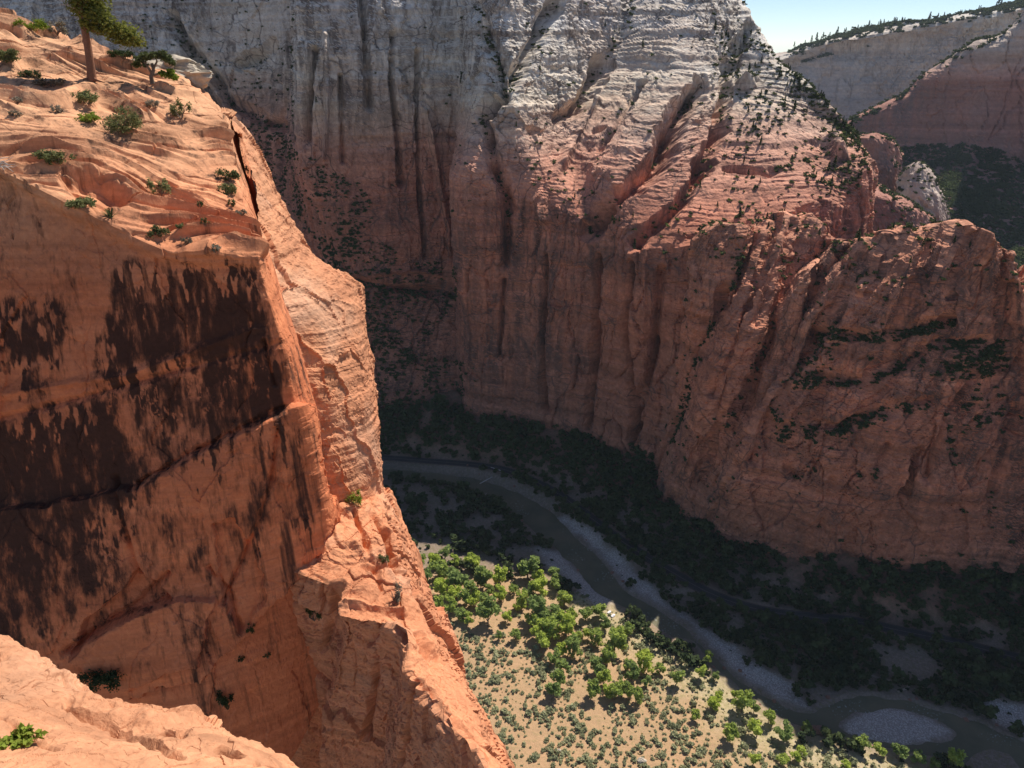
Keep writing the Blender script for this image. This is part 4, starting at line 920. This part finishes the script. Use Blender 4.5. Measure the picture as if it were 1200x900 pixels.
# bleached dead branch lying on the lip at the left edge
b2 = rock_hit(6, 198, NEAR); k = (b2[1]) / FPX; root = empty('dead_bush', b2); tag(root, 'bleached dead bush of bare branches on the lip at the left edge', 'dead bush')
part('branch', join([tube(wig((-.9, 0, .1), (rg.uniform(-.6, 1.1), rg.uniform(-.5, .2), rg.uniform(-.3, .7)), 5, .07, rg), np.linspace(.05, .012, 5), 5) for _ in range(12)]), M_DEAD, root)

def boulder_mesh(name, seed, mat, n=22, flat=.7, rough=.35):
    u = np.linspace(0, math.pi, n); v = np.linspace(0, 2 * math.pi, n * 2)
    U, Vv = np.meshgrid(u, v, indexing='ij'); S = np.stack([np.sin(U) * np.cos(Vv), np.sin(U) * np.sin(Vv), np.cos(U)], -1)
    F1, F2, ID = worley(S * 1.3 + seed, seed); r = 1 + rough * .6 * (ID - .5) + rough * fbm(S * 1.4 + seed * 3.1, 4, seed)
    r[:, -1] = r[:, 0]; r[0] = r[0].mean(); r[-1] = r[-1].mean()
    P = S * r[..., None] * np.array([1, .8, flat])
    return grid_mesh(name, P, mat)
M_PALE = rock_material('pale_lichened_rock', [(0.0, (0.34, 0.29, 0.23)), (1.0, (0.46, 0.41, 0.33))], -3, 3, 2, 0.2, 1.2, varnish=.3, pale=.3, bumpd=.6, tint_var=.1)
M_BOULD = rock_material('river_boulder_rock', [(0.0, (0.20, 0.10, 0.07)), (1.0, (0.30, 0.17, 0.12))], -3, 3, 2, 0.2, 2.0, varnish=.3, pale=.2, bumpd=.6, tint_var=.2)
p = rock_hit(196, 86, NEAR)
o = link('outcrop', boulder_mesh('outcrop', 3, M_PALE, 60, .5, .5)); o.location = py_(193, 88, p[1] + 4.0); o.scale = (3.6, 3.0, 3.4); tag(o, 'pale lichen-crusted rock outcrop behind the juniper', 'rock outcrop')

# ------------------------------------------------------------------ cottonwoods and sagebrush on the sunlit flat
pr = np.random.default_rng(21)
COT = [crown_tree(pr, 11, 900, .062) for _ in range(5)]
cot_me = [poly_mesh('crown', v, f, M_COTTON) for v, f in COT]
trk = poly_mesh('trunk', *join([tube([(0, 0, -.06), (.01, 0, .2), (0, .02, .5)], [.035, .028, .015], 6), tube([(0, 0, .2), (.15, .05, .5)], [.02, .008], 5), tube([(0, 0, .22), (-.13, -.06, .5)], [.02, .008], 5)]), M_TRUNK)
c8 = [(265,195,40),(300,240,38),(290,290,34),(365,150,34),(330,185,36),(400,180,34),(345,215,36),(395,235,38),(420,260,38),(460,190,40),(350,280,36),(395,300,40),(440,310,40),(470,330,34),(340,325,32),(385,345,36),(420,365,36),(445,385,30),(510,245,34),(555,240,36),(520,285,28),(500,320,26),(490,260,24),(515,385,46),(585,375,30),(560,300,34),(600,280,26),(655,215,42),(690,240,44),(700,280,40),(660,290,34),(640,320,38),(750,235,32),(760,270,26),(785,320,30),(620,340,28),(690,360,40),(730,370,42),(700,400,38),(760,390,40),(790,420,38),(740,430,38),(690,430,36),(720,470,38),(770,490,44),(750,520,34),(820,490,30),(830,440,32),(870,430,34),(910,360,32),(925,400,34),(900,450,36),(860,370,32),(660,400,30),(805,380,28),(960,480,40),(935,530,38),(975,440,32),(1015,430,34),(1005,540,36),(1020,580,32),(1070,540,44),(900,560,34),(920,600,40),(880,640,38),(940,640,34),(960,650,28),(765,590,38),(740,645,36),(985,630,28),(1010,640,30),(1035,655,34),(1070,600,32),(1180,590,34),(1120,560,30),(555,440,24),(610,440,28)]
r9 = [(85,520,28),(60,570,28),(115,580,30),(105,680,36),(205,690,44),(250,690,40),(260,775,44),(160,790,40),(355,785,48),(300,730,30),(400,860,34),(250,870,38),(430,765,30),(520,810,22),(625,830,34),(690,840,38),(750,850,44),(570,890,38),(820,870,36),(940,880,60),(350,880,32),(180,650,26),(40,720,26),(880,890,30),(120,660,34)]
cots = [(400 + a / 3, 600 + b / 3, c / 3) for a, b, c in c8] + [(800 + a / 3, 600 + b / 3, c / 3) for a, b, c in r9]
cot_xy = []
def grove(px, py):
    if px < 600 and py < 735: return 'bright green cottonwood tree in the grove beside the rock ramp', 'cottonwoods of the grove beside the rock ramp'
    if px < 725: return 'bright green cottonwood tree in the dense middle grove on the sunlit flat', 'cottonwoods of the dense middle grove'
    if px < 840: return 'cottonwood tree in the thin string of trees leading towards the river bank', 'cottonwoods in the string towards the river bank'
    return 'cottonwood tree scattered along the sunlit bank near the gravel island', 'cottonwoods along the sunlit bank near the gravel island'
proto = None
for i, (px, py, dpx) in enumerate(cots):
    g = ground_hit(px, py + dpx * .35); dist = g[1] * CP - g[2] * SP; s_ = dpx * dist / FPX * (1.7 if px < 800 else 1.35) * pr.uniform(.7, 1.3)
    lb, gp = grove(px, py)
    if proto is None:
        root = empty('cottonwood_tree', g); c_ = link('crown', cot_me[0], root); t_ = link('trunk', trk, root); proto = (root, c_, t_)
    else:
        root = proto[0].copy(); COL.objects.link(root)
        c_ = proto[1].copy(); c_.data = cot_me[i % 5]; COL.objects.link(c_); c_.parent = root
        t_ = proto[2].copy(); COL.objects.link(t_); t_.parent = root
    root.location = g; root.rotation_euler = (0, 0, pr.uniform(0, 6.28)); root.scale = (s_, s_, s_ * pr.uniform(.85, 1.2))
    tag(root, lb, 'tree', gp); cot_xy.append((g[0], g[1], s_ * .5))

def scatter(n, xr, yr, accept, gap, seed):
    rr = np.random.default_rng(seed); X = rr.uniform(*xr, n); Y = rr.uniform(*yr, n); A = accept(X, Y); k = rr.uniform(size=n) < A; X, Y = X[k], Y[k]
    cell = {}; out = []
    for x, y in zip(X, Y):
        i, j = int(x // gap), int(y // gap); ok = True
        for a in (-1, 0, 1):
            for b in (-1, 0, 1):
                for (u, v) in cell.get((i + a, j + b), ()):
                    if (u - x) ** 2 + (v - y) ** 2 < gap * gap: ok = False
        if ok: cell.setdefault((i, j), []).append((x, y)); out.append((x, y))
    return np.array(out)
CX = np.array([c[0] for c in cot_xy]); CY = np.array([c[1] for c in cot_xy]); CR = np.array([c[2] for c in cot_xy])
def sage_density(X, Y):
    P = np.stack([X, Y, X * 0], -1); d = 0.5 + 1.5 * fbm(P / 13, 4, 501)
    px, py, _ = project(np.stack([X, Y, X * 0 + ZF], -1)); d = d * (0.35 + .65 * sstep(690, 790, py))
    near = np.zeros(X.shape, bool)
    for x, y, r_ in zip(CX, CY, CR): near |= (X - x) ** 2 + (Y - y) ** 2 < (r_ * 1.0) ** 2
    return np.where(inside(X, Y, FLAT) & ~near & (sdist(X, Y, RIVERs) > 5), np.clip(d, 0.04, 1), 0)
sg = scatter(34000, (-130, 260), (190, 400), sage_density, 2.3, 51)
sz = ground_z(sg[:, 0], sg[:, 1]); ss = 1.3 + 4.6 * pr.uniform(size=len(sg)) ** 1.6
SG = [bush(pr, 6, 110, .12) for _ in range(6)]; sg_me = [poly_mesh('sagebrush', v, f, M_SAGE) for v, f in SG]
qx, qy, qd = project(np.stack([sg[:, 0], sg[:, 1], sz], -1)); vis = (qx > 470) & (qx < 1205) & (qy < 905) & (qy > 600)
order = np.argsort(np.where(vis, -ss / qd, 1)); ind = set(order[:280].tolist()); proto = None; rest = []
for i in range(len(sg)):
    if i in ind:
        o = link('sagebrush', sg_me[0]) if proto is None else proto.copy()
        if proto is None: proto = o
        else: COL.objects.link(o)
        o.data = sg_me[i % 6]; o.location = (sg[i, 0], sg[i, 1], sz[i] - .1); o.rotation_euler = (0, 0, pr.uniform(0, 6.28)); o.scale = (ss[i], ss[i], ss[i] * .9)
        right = qx[i] > 800; low = qy[i] > 800
        lb = ('large grey-green sagebrush on the sunlit flat right of the groves' if right else 'large grey-green sagebrush on the sunlit flat below the groves' if low else 'large grey-green sagebrush on the sunlit flat among the groves')
        tag(o, lb, 'bush', 'sagebrush bushes ' + lb.split('flat ')[1])
    else: rest.append((sg[i, 0], sg[i, 1], sz[i] - .1, ss[i], ss[i] * .9, pr.uniform(0, 6.28), i))
tag(link('sagebrush_cover', merged('sagebrush_cover', SG, rest, M_SAGE)), 'smaller grey-green sagebrush covering the sunlit flat', 'sagebrush', kind='stuff')
# dry grass tufts
gd = scatter(9000, (-130, 280), (190, 420), lambda X, Y: np.where(inside(X, Y, FLAT) & (sdist(X, Y, RIVERs) > 1.5), .25 + .8 * sstep(40, 5, sdist(X, Y, RIVERs)), 0), 1.3, 57)
gz = ground_z(gd[:, 0], gd[:, 1]); GRS = [bush(pr, 4, 22, .2) for _ in range(3)]
M_GRASS = foliage_material('dry_grass', (0.26, 0.21, 0.09), (0.40, 0.34, 0.17), .25, .3)
tag(link('dry_grass', merged('dry_grass', GRS, [(x, y, z, s_, s_ * .5, 0, i) for i, (x, y, z, s_) in enumerate(zip(gd[:, 0], gd[:, 1], gz, pr.uniform(.6, 1.5, len(gd))))], M_GRASS)), 'dry yellow grass on the sunlit river bank', 'grass', kind='stuff')

# ------------------------------------------------------------------ woodland in the shade: along the road, the talus and the inner bend
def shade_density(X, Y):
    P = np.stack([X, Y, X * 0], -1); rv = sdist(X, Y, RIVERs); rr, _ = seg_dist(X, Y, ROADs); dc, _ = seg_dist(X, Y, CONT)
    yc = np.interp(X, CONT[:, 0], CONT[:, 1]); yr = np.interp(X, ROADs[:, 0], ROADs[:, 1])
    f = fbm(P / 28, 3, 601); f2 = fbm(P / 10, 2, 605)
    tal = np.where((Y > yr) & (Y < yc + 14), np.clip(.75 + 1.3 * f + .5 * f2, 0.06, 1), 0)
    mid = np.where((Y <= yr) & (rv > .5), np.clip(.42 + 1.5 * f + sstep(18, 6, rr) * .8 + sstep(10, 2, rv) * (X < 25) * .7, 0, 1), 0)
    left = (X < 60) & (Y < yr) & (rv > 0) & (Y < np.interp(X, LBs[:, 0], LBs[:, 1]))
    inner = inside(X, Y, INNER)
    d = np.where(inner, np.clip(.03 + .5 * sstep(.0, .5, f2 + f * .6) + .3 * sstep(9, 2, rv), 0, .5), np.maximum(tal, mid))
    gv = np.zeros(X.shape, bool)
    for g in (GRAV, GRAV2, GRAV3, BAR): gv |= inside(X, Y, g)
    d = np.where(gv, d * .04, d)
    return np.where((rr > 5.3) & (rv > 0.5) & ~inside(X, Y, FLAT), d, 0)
INNER = np.array([pz(x, y, ZF)[:2] for x, y in [(380, 575), (500, 574), (550, 586), (600, 615), (640, 650), (690, 696), (640, 684), (560, 672), (480, 668), (380, 700)]])
sh = scatter(42000, (-260, 480), (225, 600), shade_density, 3.4, 61)
hz = ground_z(sh[:, 0], sh[:, 1]); hs = pr.uniform(4.5, 11.5, len(sh)) * (.8 + .4 * pr.uniform(size=len(sh)))
WD = [crown_tree(pr, 8, 170, .125) for _ in range(5)]; wd_me = [poly_mesh('woodland_tree', v, f, M_DARKVEG) for v, f in WD]
qx, qy, qd = project(np.stack([sh[:, 0], sh[:, 1], hz + 2], -1)); vis = (qx > 455) & (qx < 1200) & (qy < 900)
order = np.argsort(np.where(vis, -hs / qd, 1)); ind = set(order[:290].tolist()); proto = None; rest = []
yrs = np.interp(sh[:, 0], ROADs[:, 0], ROADs[:, 1]); inn = inside(sh[:, 0], sh[:, 1], INNER)
for i in range(len(sh)):
    if i in ind:
        o = link('woodland_tree', wd_me[0]) if proto is None else proto.copy()
        if proto is None: proto = o
        else: COL.objects.link(o)
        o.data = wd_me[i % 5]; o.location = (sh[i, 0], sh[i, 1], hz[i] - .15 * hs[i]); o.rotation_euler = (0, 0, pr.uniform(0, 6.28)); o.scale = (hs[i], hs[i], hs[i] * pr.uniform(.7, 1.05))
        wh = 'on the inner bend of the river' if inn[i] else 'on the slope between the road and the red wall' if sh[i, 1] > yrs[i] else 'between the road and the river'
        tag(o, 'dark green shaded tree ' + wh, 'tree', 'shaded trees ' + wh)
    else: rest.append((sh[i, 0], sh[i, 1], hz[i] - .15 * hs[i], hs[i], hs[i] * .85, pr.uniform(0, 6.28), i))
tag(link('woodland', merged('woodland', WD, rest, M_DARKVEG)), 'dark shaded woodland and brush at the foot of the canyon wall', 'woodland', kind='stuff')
lo = scatter(26000, (-260, 480), (225, 600), lambda X, Y: np.clip(shade_density(X, Y) * 1.3 + np.where((Y > np.interp(X, ROADs[:, 0], ROADs[:, 1])), .2, .04), 0, 1) * (seg_dist(X, Y, ROADs)[0] > 6.5) * (sdist(X, Y, RIVERs) > 2) * ~inside(X, Y, FLAT) * (Y < np.interp(X, CONT[:, 0], CONT[:, 1]) + 10), 2.4, 67)
lz = ground_z(lo[:, 0], lo[:, 1]); BR = [bush(pr, 5, 40, .17) for _ in range(5)]
tag(link('brush', merged('brush', BR, [(x, y, z - .2, s_, s_ * .8, 0, i) for i, (x, y, z, s_) in enumerate(zip(lo[:, 0], lo[:, 1], lz, pr.uniform(1.3, 3.4, len(lo))))], M_DARKVEG)), 'low dark brush on the shaded talus and banks', 'brush', kind='stuff')

# ------------------------------------------------------------------ trees and scrub on the far walls
CON = [conifer(pr) for _ in range(5)]; con_me = [poly_mesh('conifer', v, f, M_CONIF) for v, f in CON]; SCR = [bush(pr, 5, 45, .17) for _ in range(5)]
def pick(nm, n, seed, regions, zmin=0.35):
    """points on a rock surface: (polygon on the photo, density, least upward tilt)"""
    P, N = ROCKS[nm]; rr = np.random.default_rng(seed); out = []
    Nz = N[..., 2]; px, py, dd = project(P); vis = (px > 100) & (px < 1230) & (py > -60) & (py < 700)
    flat = np.flatnonzero(vis.ravel())
    area = (dd.ravel()[flat] ** 2); 
    k = rr.choice(flat, n * 4); PX, PY, NZ, PP = px.ravel()[k], py.ravel()[k], Nz.ravel()[k], P.reshape(-1, 3)[k]
    ns = fbm(PP.astype(np.float32) / 18, 3, seed)
    for poly, den, zm in regions:
        a = inside(PX, PY, np.array(poly, float)) & (NZ > zm) & (rr.uniform(size=len(k)) < den * np.clip(.9 + 2.2 * ns, .08, 2.4))
        out.append(PP[a])
    return np.vstack(out)
ALLM = [(150, -60), (1030, -60), (1030, 300), (150, 340)]
t_main = pick('canyon_wall', 5200, 71, [([(835, 30), (905, 55), (1010, 150), (1020, 200), (1000, 230), (900, 240), (840, 150)], .10, .3), ([(800, 190), (920, 190), (930, 270), (790, 290)], .07, .3), ([(700, 0), (740, 0), (600, 160), (560, 150)], .10, .3),
     ([(820, 90), (800, 130), (700, 280), (680, 270), (780, 180)], .12, .2), (ALLM, .012, .45), ([(640, 200), (760, 260), (820, 300), (700, 300)], .12, .3), ([(530, 190), (700, 240), (690, 280), (530, 215)], .08, .3)])
t_r = np.vstack([pick(nm, 900, 75 + i, [([(700, 200), (1230, 200), (1230, 700), (700, 700)], .05, .55)]) for i, nm in enumerate([k for k in ROCKS if k.startswith('sandstone_rib')])] + [pick('red_buttress', 1800, 79, [([(900, 230), (1230, 230), (1230, 420), (900, 420)], .04, .6)])])
tt = np.vstack([t_main, t_r]); rg2 = np.random.default_rng(3)
ts = rg2.uniform(2.0, 4.2, len(tt)) * np.where(rg2.uniform(size=len(tt)) < .15, 1.7, 1); qx, qy, qd = project(tt)
order = np.argsort(-ts / qd); ind = set(order[:260].tolist()); proto = None; rest = []
for i in range(len(tt)):
    if i in ind:
        o = link('conifer', con_me[0]) if proto is None else proto.copy()
        if proto is None: proto = o
        else: COL.objects.link(o)
        o.data = con_me[i % 5]; o.location = tt[i]; o.rotation_euler = (0, 0, rg2.uniform(0, 6.28)); o.scale = (ts[i] * 1.25, ts[i] * 1.25, ts[i] * 1.2)
        wh = 'on the sunlit shoulder right of the white peak' if qx[i] > 820 and qy[i] < 300 else 'on the crest of the red ribs and buttress' if qx[i] > 780 else 'in the gullies and ledges of the main canyon wall'
        tag(o, 'small dark conifer ' + wh, 'tree', 'small conifers ' + wh)
    else: rest.append((*tt[i], ts[i] * .9, ts[i] * .8, 0, i))
def band(pts, h):
    p = np.array(pts, float); t = np.gradient(p, axis=0); t /= np.linalg.norm(t, axis=1, keepdims=True); nn = np.stack([-t[:, 1], t[:, 0]], 1); return np.vstack([p + nn * h, (p - nn * h)[::-1]])
s1 = pick('canyon_wall', 30000, 91, [*[(band(l[0], 4.5), .55, -.2) for l in MAIN_LINES if l[1] >= 6 and l[2] < -5], ([(290, 110), (345, 175), (420, 215), (440, 245), (420, 300), (380, 300), (300, 190)], .7, .0), ([(440, 300), (535, 310), (540, 350), (440, 350)], .6, .0), ([(400, 260), (535, 330), (540, 345), (440, 480), (380, 300)], .3, .0), (ALLM, .022, .4), ([(835, 30), (905, 55), (1010, 150), (1020, 200), (1000, 230), (900, 240), (840, 150)], .12, .25), ([(440, 400), (560, 430), (570, 500), (440, 500)], .25, .02), ([(150, 0), (345, 0), (345, 300), (150, 300)], .10, .25)])
s2 = pick('red_buttress', 9000, 93, [([(950, 380), (1040, 392), (1120, 370), (1120, 384), (1040, 404), (960, 400)], .8, -.3), ([(950, 440), (1010, 446), (1060, 425), (1090, 398), (1180, 400), (1180, 440), (1100, 450), (1060, 436), (1010, 456), (955, 452)], .65, -.3),
     ([(940, 505), (985, 492), (1030, 478), (1090, 466), (1090, 482), (1030, 495), (985, 512), (945, 515)], .6, -.3), ([(780, 250), (1230, 250), (1230, 680), (780, 680)], .03, .35), ([(900, 470), (960, 390), (985, 400), (915, 530)], .3, -.2), ([(1100, 480), (1230, 430), (1230, 460), (1110, 520)], .15, -.3)])
s3 = np.vstack([pick(nm, 4000, 95 + i, [(band([(872, 295), (840, 370), (812, 440), (785, 520)], 5), .5, -.3), (band([(965, 300), (935, 345), (892, 420), (850, 500)], 6), .5, -.3), ([(740, 240), (1010, 240), (1010, 620), (740, 620)], .05, .3)]) for i, nm in enumerate([k for k in ROCKS if k.startswith('sandstone_rib')])])
sc_ = np.vstack([s1, s2, s3])
rest += [(*p, a, a * .8, 0, i) for i, (p, a) in enumerate(zip(sc_, rg2.uniform(1.6, 5.0, len(sc_))))]
tag(link('scrub', merged('scrub', SCR, rest, M_CONIF)), 'dark scrub on the ledges and cracks of the canyon walls', 'scrub', kind='stuff')

lg = np.vstack([pick('canyon_wall', 6000, 121, [([(830, 215), (870, 205), (905, 225), (890, 262), (830, 268), (800, 280), (740, 292), (740, 280)], .35, .2), ([(930, 170), (990, 150), (1015, 190), (1000, 205), (940, 200)], .35, .2), ([(640, 215), (670, 225), (650, 240), (630, 235)], .5, .2)])])
tag(link('ledge_shrubs', merged('ledge_shrubs', SCR, [(*p, a, a * .8, 0, i) for i, (p, a) in enumerate(zip(lg, rg2.uniform(1.6, 4.6, len(lg))))], M_LEDGE)), 'sunlit yellow-green shrubs on the ledges of the canyon wall', 'shrubs', kind='stuff')

# far: rim trees of the mesa, wooded slope of the side canyon
P, N = ROCKS['mesa']; px, py, dd = project(P); rim = []
cr = np.random.default_rng(8)
for x in np.concatenate([cr.uniform(935, 1210, 120)]):
    col_ = np.argmin(np.abs(px[40] - x)); j = np.argmin(py[:, col_]); rim.append(P[j, col_] + np.array([0, cr.uniform(5, 80), 0]))
proto = None; rest = []
for i, p in enumerate(rim):
    s_ = cr.uniform(8, 16) if i % 4 else cr.uniform(16, 28)
    if i < 60:
        o = link('conifer', con_me[i % 5]) if proto is None else proto.copy()
        if proto is None: proto = o
        else: COL.objects.link(o)
        o.data = con_me[i % 5]; o.location = p; o.scale = (s_, s_, s_); tag(o, 'tiny conifer standing on the skyline rim of the distant mesa', 'tree', 'conifers on the mesa rim')
    else: rest.append((*p, s_, s_ * .6, 0, i))
m1 = pick('mesa', 9000, 101, [([(925, 40), (1230, -10), (1230, 24), (1060, 45), (925, 78)], .8, .2)]); rest += [(*p, a, a * .8, 0, i) for i, (p, a) in enumerate(zip(m1, cr.uniform(8, 20, len(m1))))]
m2 = pick('distant_canyon_wall', 9000, 103, [([(1035, 175), (1110, 168), (1150, 172), (1230, 190), (1230, 330), (1030, 330)], .5, .05), ([(990, 130), (1210, 10), (1210, 22), (1000, 150)], .15, .3)]); rest += [(*p, a, a * .8, 0, i) for i, (p, a) in enumerate(zip(m2, cr.uniform(5, 14, len(m2))))]
for nm in [k for k in ROCKS if k.startswith('rock_knob') or k.startswith('rock_bench')]:
    m3 = pick(nm, 500, 107, [([(980, 150), (1120, 150), (1120, 290), (980, 290)], .25, .35)]); rest += [(*p, a, a * .9, 0, i) for i, (p, a) in enumerate(zip(m3, cr.uniform(4, 8, len(m3))))]
tag(link('far_woodland', merged('far_woodland', SCR, rest, M_CONIF)), 'hazy dark woodland on the slopes and rims of the side canyon', 'woodland', kind='stuff')

# ------------------------------------------------------------------ rocks and driftwood by the river
bm = [boulder_mesh('boulder', 11 + k, M_BOULD, 20) for k in range(4)]
g = ground_hit(958, 858); o = link('boulder', boulder_mesh('boulder', 19, M_BOULD, 30, .75, .5)); o.location = (g[0], g[1], ZW + 1.0); o.scale = (3.6, 3.0, 2.6); tag(o, 'large rusty boulder standing in the river at the sunlit bank', 'boulder')
M_WHITE = flat_mat('pale_slab_stone', (0.72, 0.70, 0.74), .2, 1.0)
for (x, y, a, lb) in [(714, 718, 1.3, 'pale whitish slab lying by the trees on the sunlit bank, upper of two'), (718.5, 722, 1.4, 'pale whitish slab lying by the trees on the sunlit bank, lower of two')]:
    g = ground_hit(x, y); o = link('rock_slab', boulder_mesh('rock_slab', 23, M_WHITE, 16, .3, .4)); o.location = g + np.array([0, 0, .5]); o.scale = (a, a * .8, a); o.rotation_euler = (0, 0, .7); tag(o, lb, 'rock')
for (x, y, a, lb) in [(752, 892, 2.2, 'pale boulder among the sagebrush at the bottom of the photo'), (585, 848, 1.2, 'small pale stone among the sagebrush left of the groves'), (655, 880, 1.2, 'small pale stone low on the sagebrush flat')]:
    g = ground_hit(x, y); o = link('boulder', boulder_mesh('boulder', 29, M_PALE, 16)); o.location = g + np.array([0, 0, .3]); o.scale = (a, a, a); tag(o, lb, 'boulder')
rk = scatter(900, (-60, 420), (230, 520), lambda X, Y: np.where((Y > np.interp(X, ROADs[:, 0], ROADs[:, 1]) + 8) & (Y < np.interp(X, CONT[:, 0], CONT[:, 1]) + 6), .35, 0), 5.0, 111); proto = None
for i, (x, y) in enumerate(rk[:110]):
    z = float(ground_z(np.array([x]), np.array([y]))[0]); a = pr.uniform(.7, 2.2)
    o = link('boulder', bm[0]) if proto is None else proto.copy()
    if proto is None: proto = o
    else: COL.objects.link(o)
    o.data = bm[i % 4]; o.location = (x, y, z + a * .3); o.scale = (a, a, a); o.rotation_euler = (0, 0, pr.uniform(0, 6.28)); tag(o, 'fallen red boulder on the shaded talus above the road', 'boulder', 'fallen boulders on the talus')
rv = scatter(1500, (-40, 330), (220, 560), lambda X, Y: np.where((np.abs(sdist(X, Y, RIVERs) + 1) < 4), .3, 0), 3.0, 113); proto = None
for i, (x, y) in enumerate(rv[:90]):
    a = pr.uniform(.5, 1.4); o = link('river_stone', bm[1]) if proto is None else proto.copy()
    if proto is None: proto = o
    else: COL.objects.link(o)
    o.data = bm[i % 4]; o.location = (x, y, max(ZW, float(ground_z(np.array([x]), np.array([y]))[0])) + a * .2); o.scale = (a, a, a); o.rotation_euler = (0, 0, pr.uniform(0, 6.28)); tag(o, 'brown stone at the edge of the river', 'stone', 'stones along the river edge')
for (x0, y0_, x1, y1, lb) in [(562, 559, 577, 566, 'pale driftwood log at the edge of the river bend'), (562, 590, 570, 580, 'pale fallen log on the shaded inner bend, nearer the water'), (546, 584, 548, 574, 'pale fallen log on the shaded inner bend, farther left'), (970, 788, 984, 796, 'pale driftwood log on the shaded flat above the gravel island'), (590, 553, 575, 548, 'grey fallen log beside the road bend')]:
    a, b = ground_hit(x0, y0_), ground_hit(x1, y1); a[2] = max(a[2], ZW); b[2] = max(b[2], ZW)
    o = link('log', poly_mesh('log', *tube([a + [0, 0, .35], (a + b) / 2 + [0, 0, .5], b + [0, 0, .45]], [.42, .36, .2], 7), M_DEAD)); tag(o, lb, 'log')
M_PATH = flat_mat('trodden_sand', (0.42, 0.33, 0.25), .3, .8)
for (pts, lb) in [([(985, 777), (1000, 783), (1018, 790), (1036, 796), (1050, 797)], 'pale footpath across the shaded flat'), ([(1052, 811), (1063, 806), (1067, 800), (1078, 797)], 'short pale footpath looping down to the river')]:
    L = smooth_line(np.array([ground_hit(x, y)[:2] for x, y in pts]), 8); t = np.gradient(L, axis=0); t /= np.linalg.norm(t, axis=1, keepdims=True); nn = np.stack([-t[:, 1], t[:, 0]], 1)
    P = np.stack([np.concatenate([L + nn * o_, ground_z(*(L + nn * o_).T)[:, None] + .12], 1) for o_ in (-.6, 0, .6)], 0)
    tag(link('footpath', grid_mesh('footpath', P, M_PATH, True, flip=True)), lb, 'path', kind='structure')

# ------------------------------------------------------------------ air
hb = bpy.data.meshes.new('haze'); X0, Z0, Z1 = 4800.0, -347.0, 760.0
hb.from_pydata([(x, y, z) for x in (-X0, X0) for y in (-X0, X0) for z in (Z0, Z1)], [], [(0, 1, 3, 2), (4, 6, 7, 5), (0, 4, 5, 1), (2, 3, 7, 6), (0, 2, 6, 4), (1, 5, 7, 3)]); hb.update()
hm = bpy.data.materials.new('haze_air'); hm.use_nodes = True; hn = hm.node_tree; hn.nodes.clear()
ho = hn.nodes.new('ShaderNodeOutputMaterial'); pv = hn.nodes.new('ShaderNodeVolumePrincipled'); pv.inputs['Color'].default_value = (0.72, 0.84, 1.0, 1); pv.inputs['Density'].default_value = 0.00003
hn.links.new(pv.outputs[0], ho.inputs['Volume']); hb.materials.append(hm)
tag(link('haze', hb), 'thin blue haze filling the canyon', 'haze', kind='stuff')
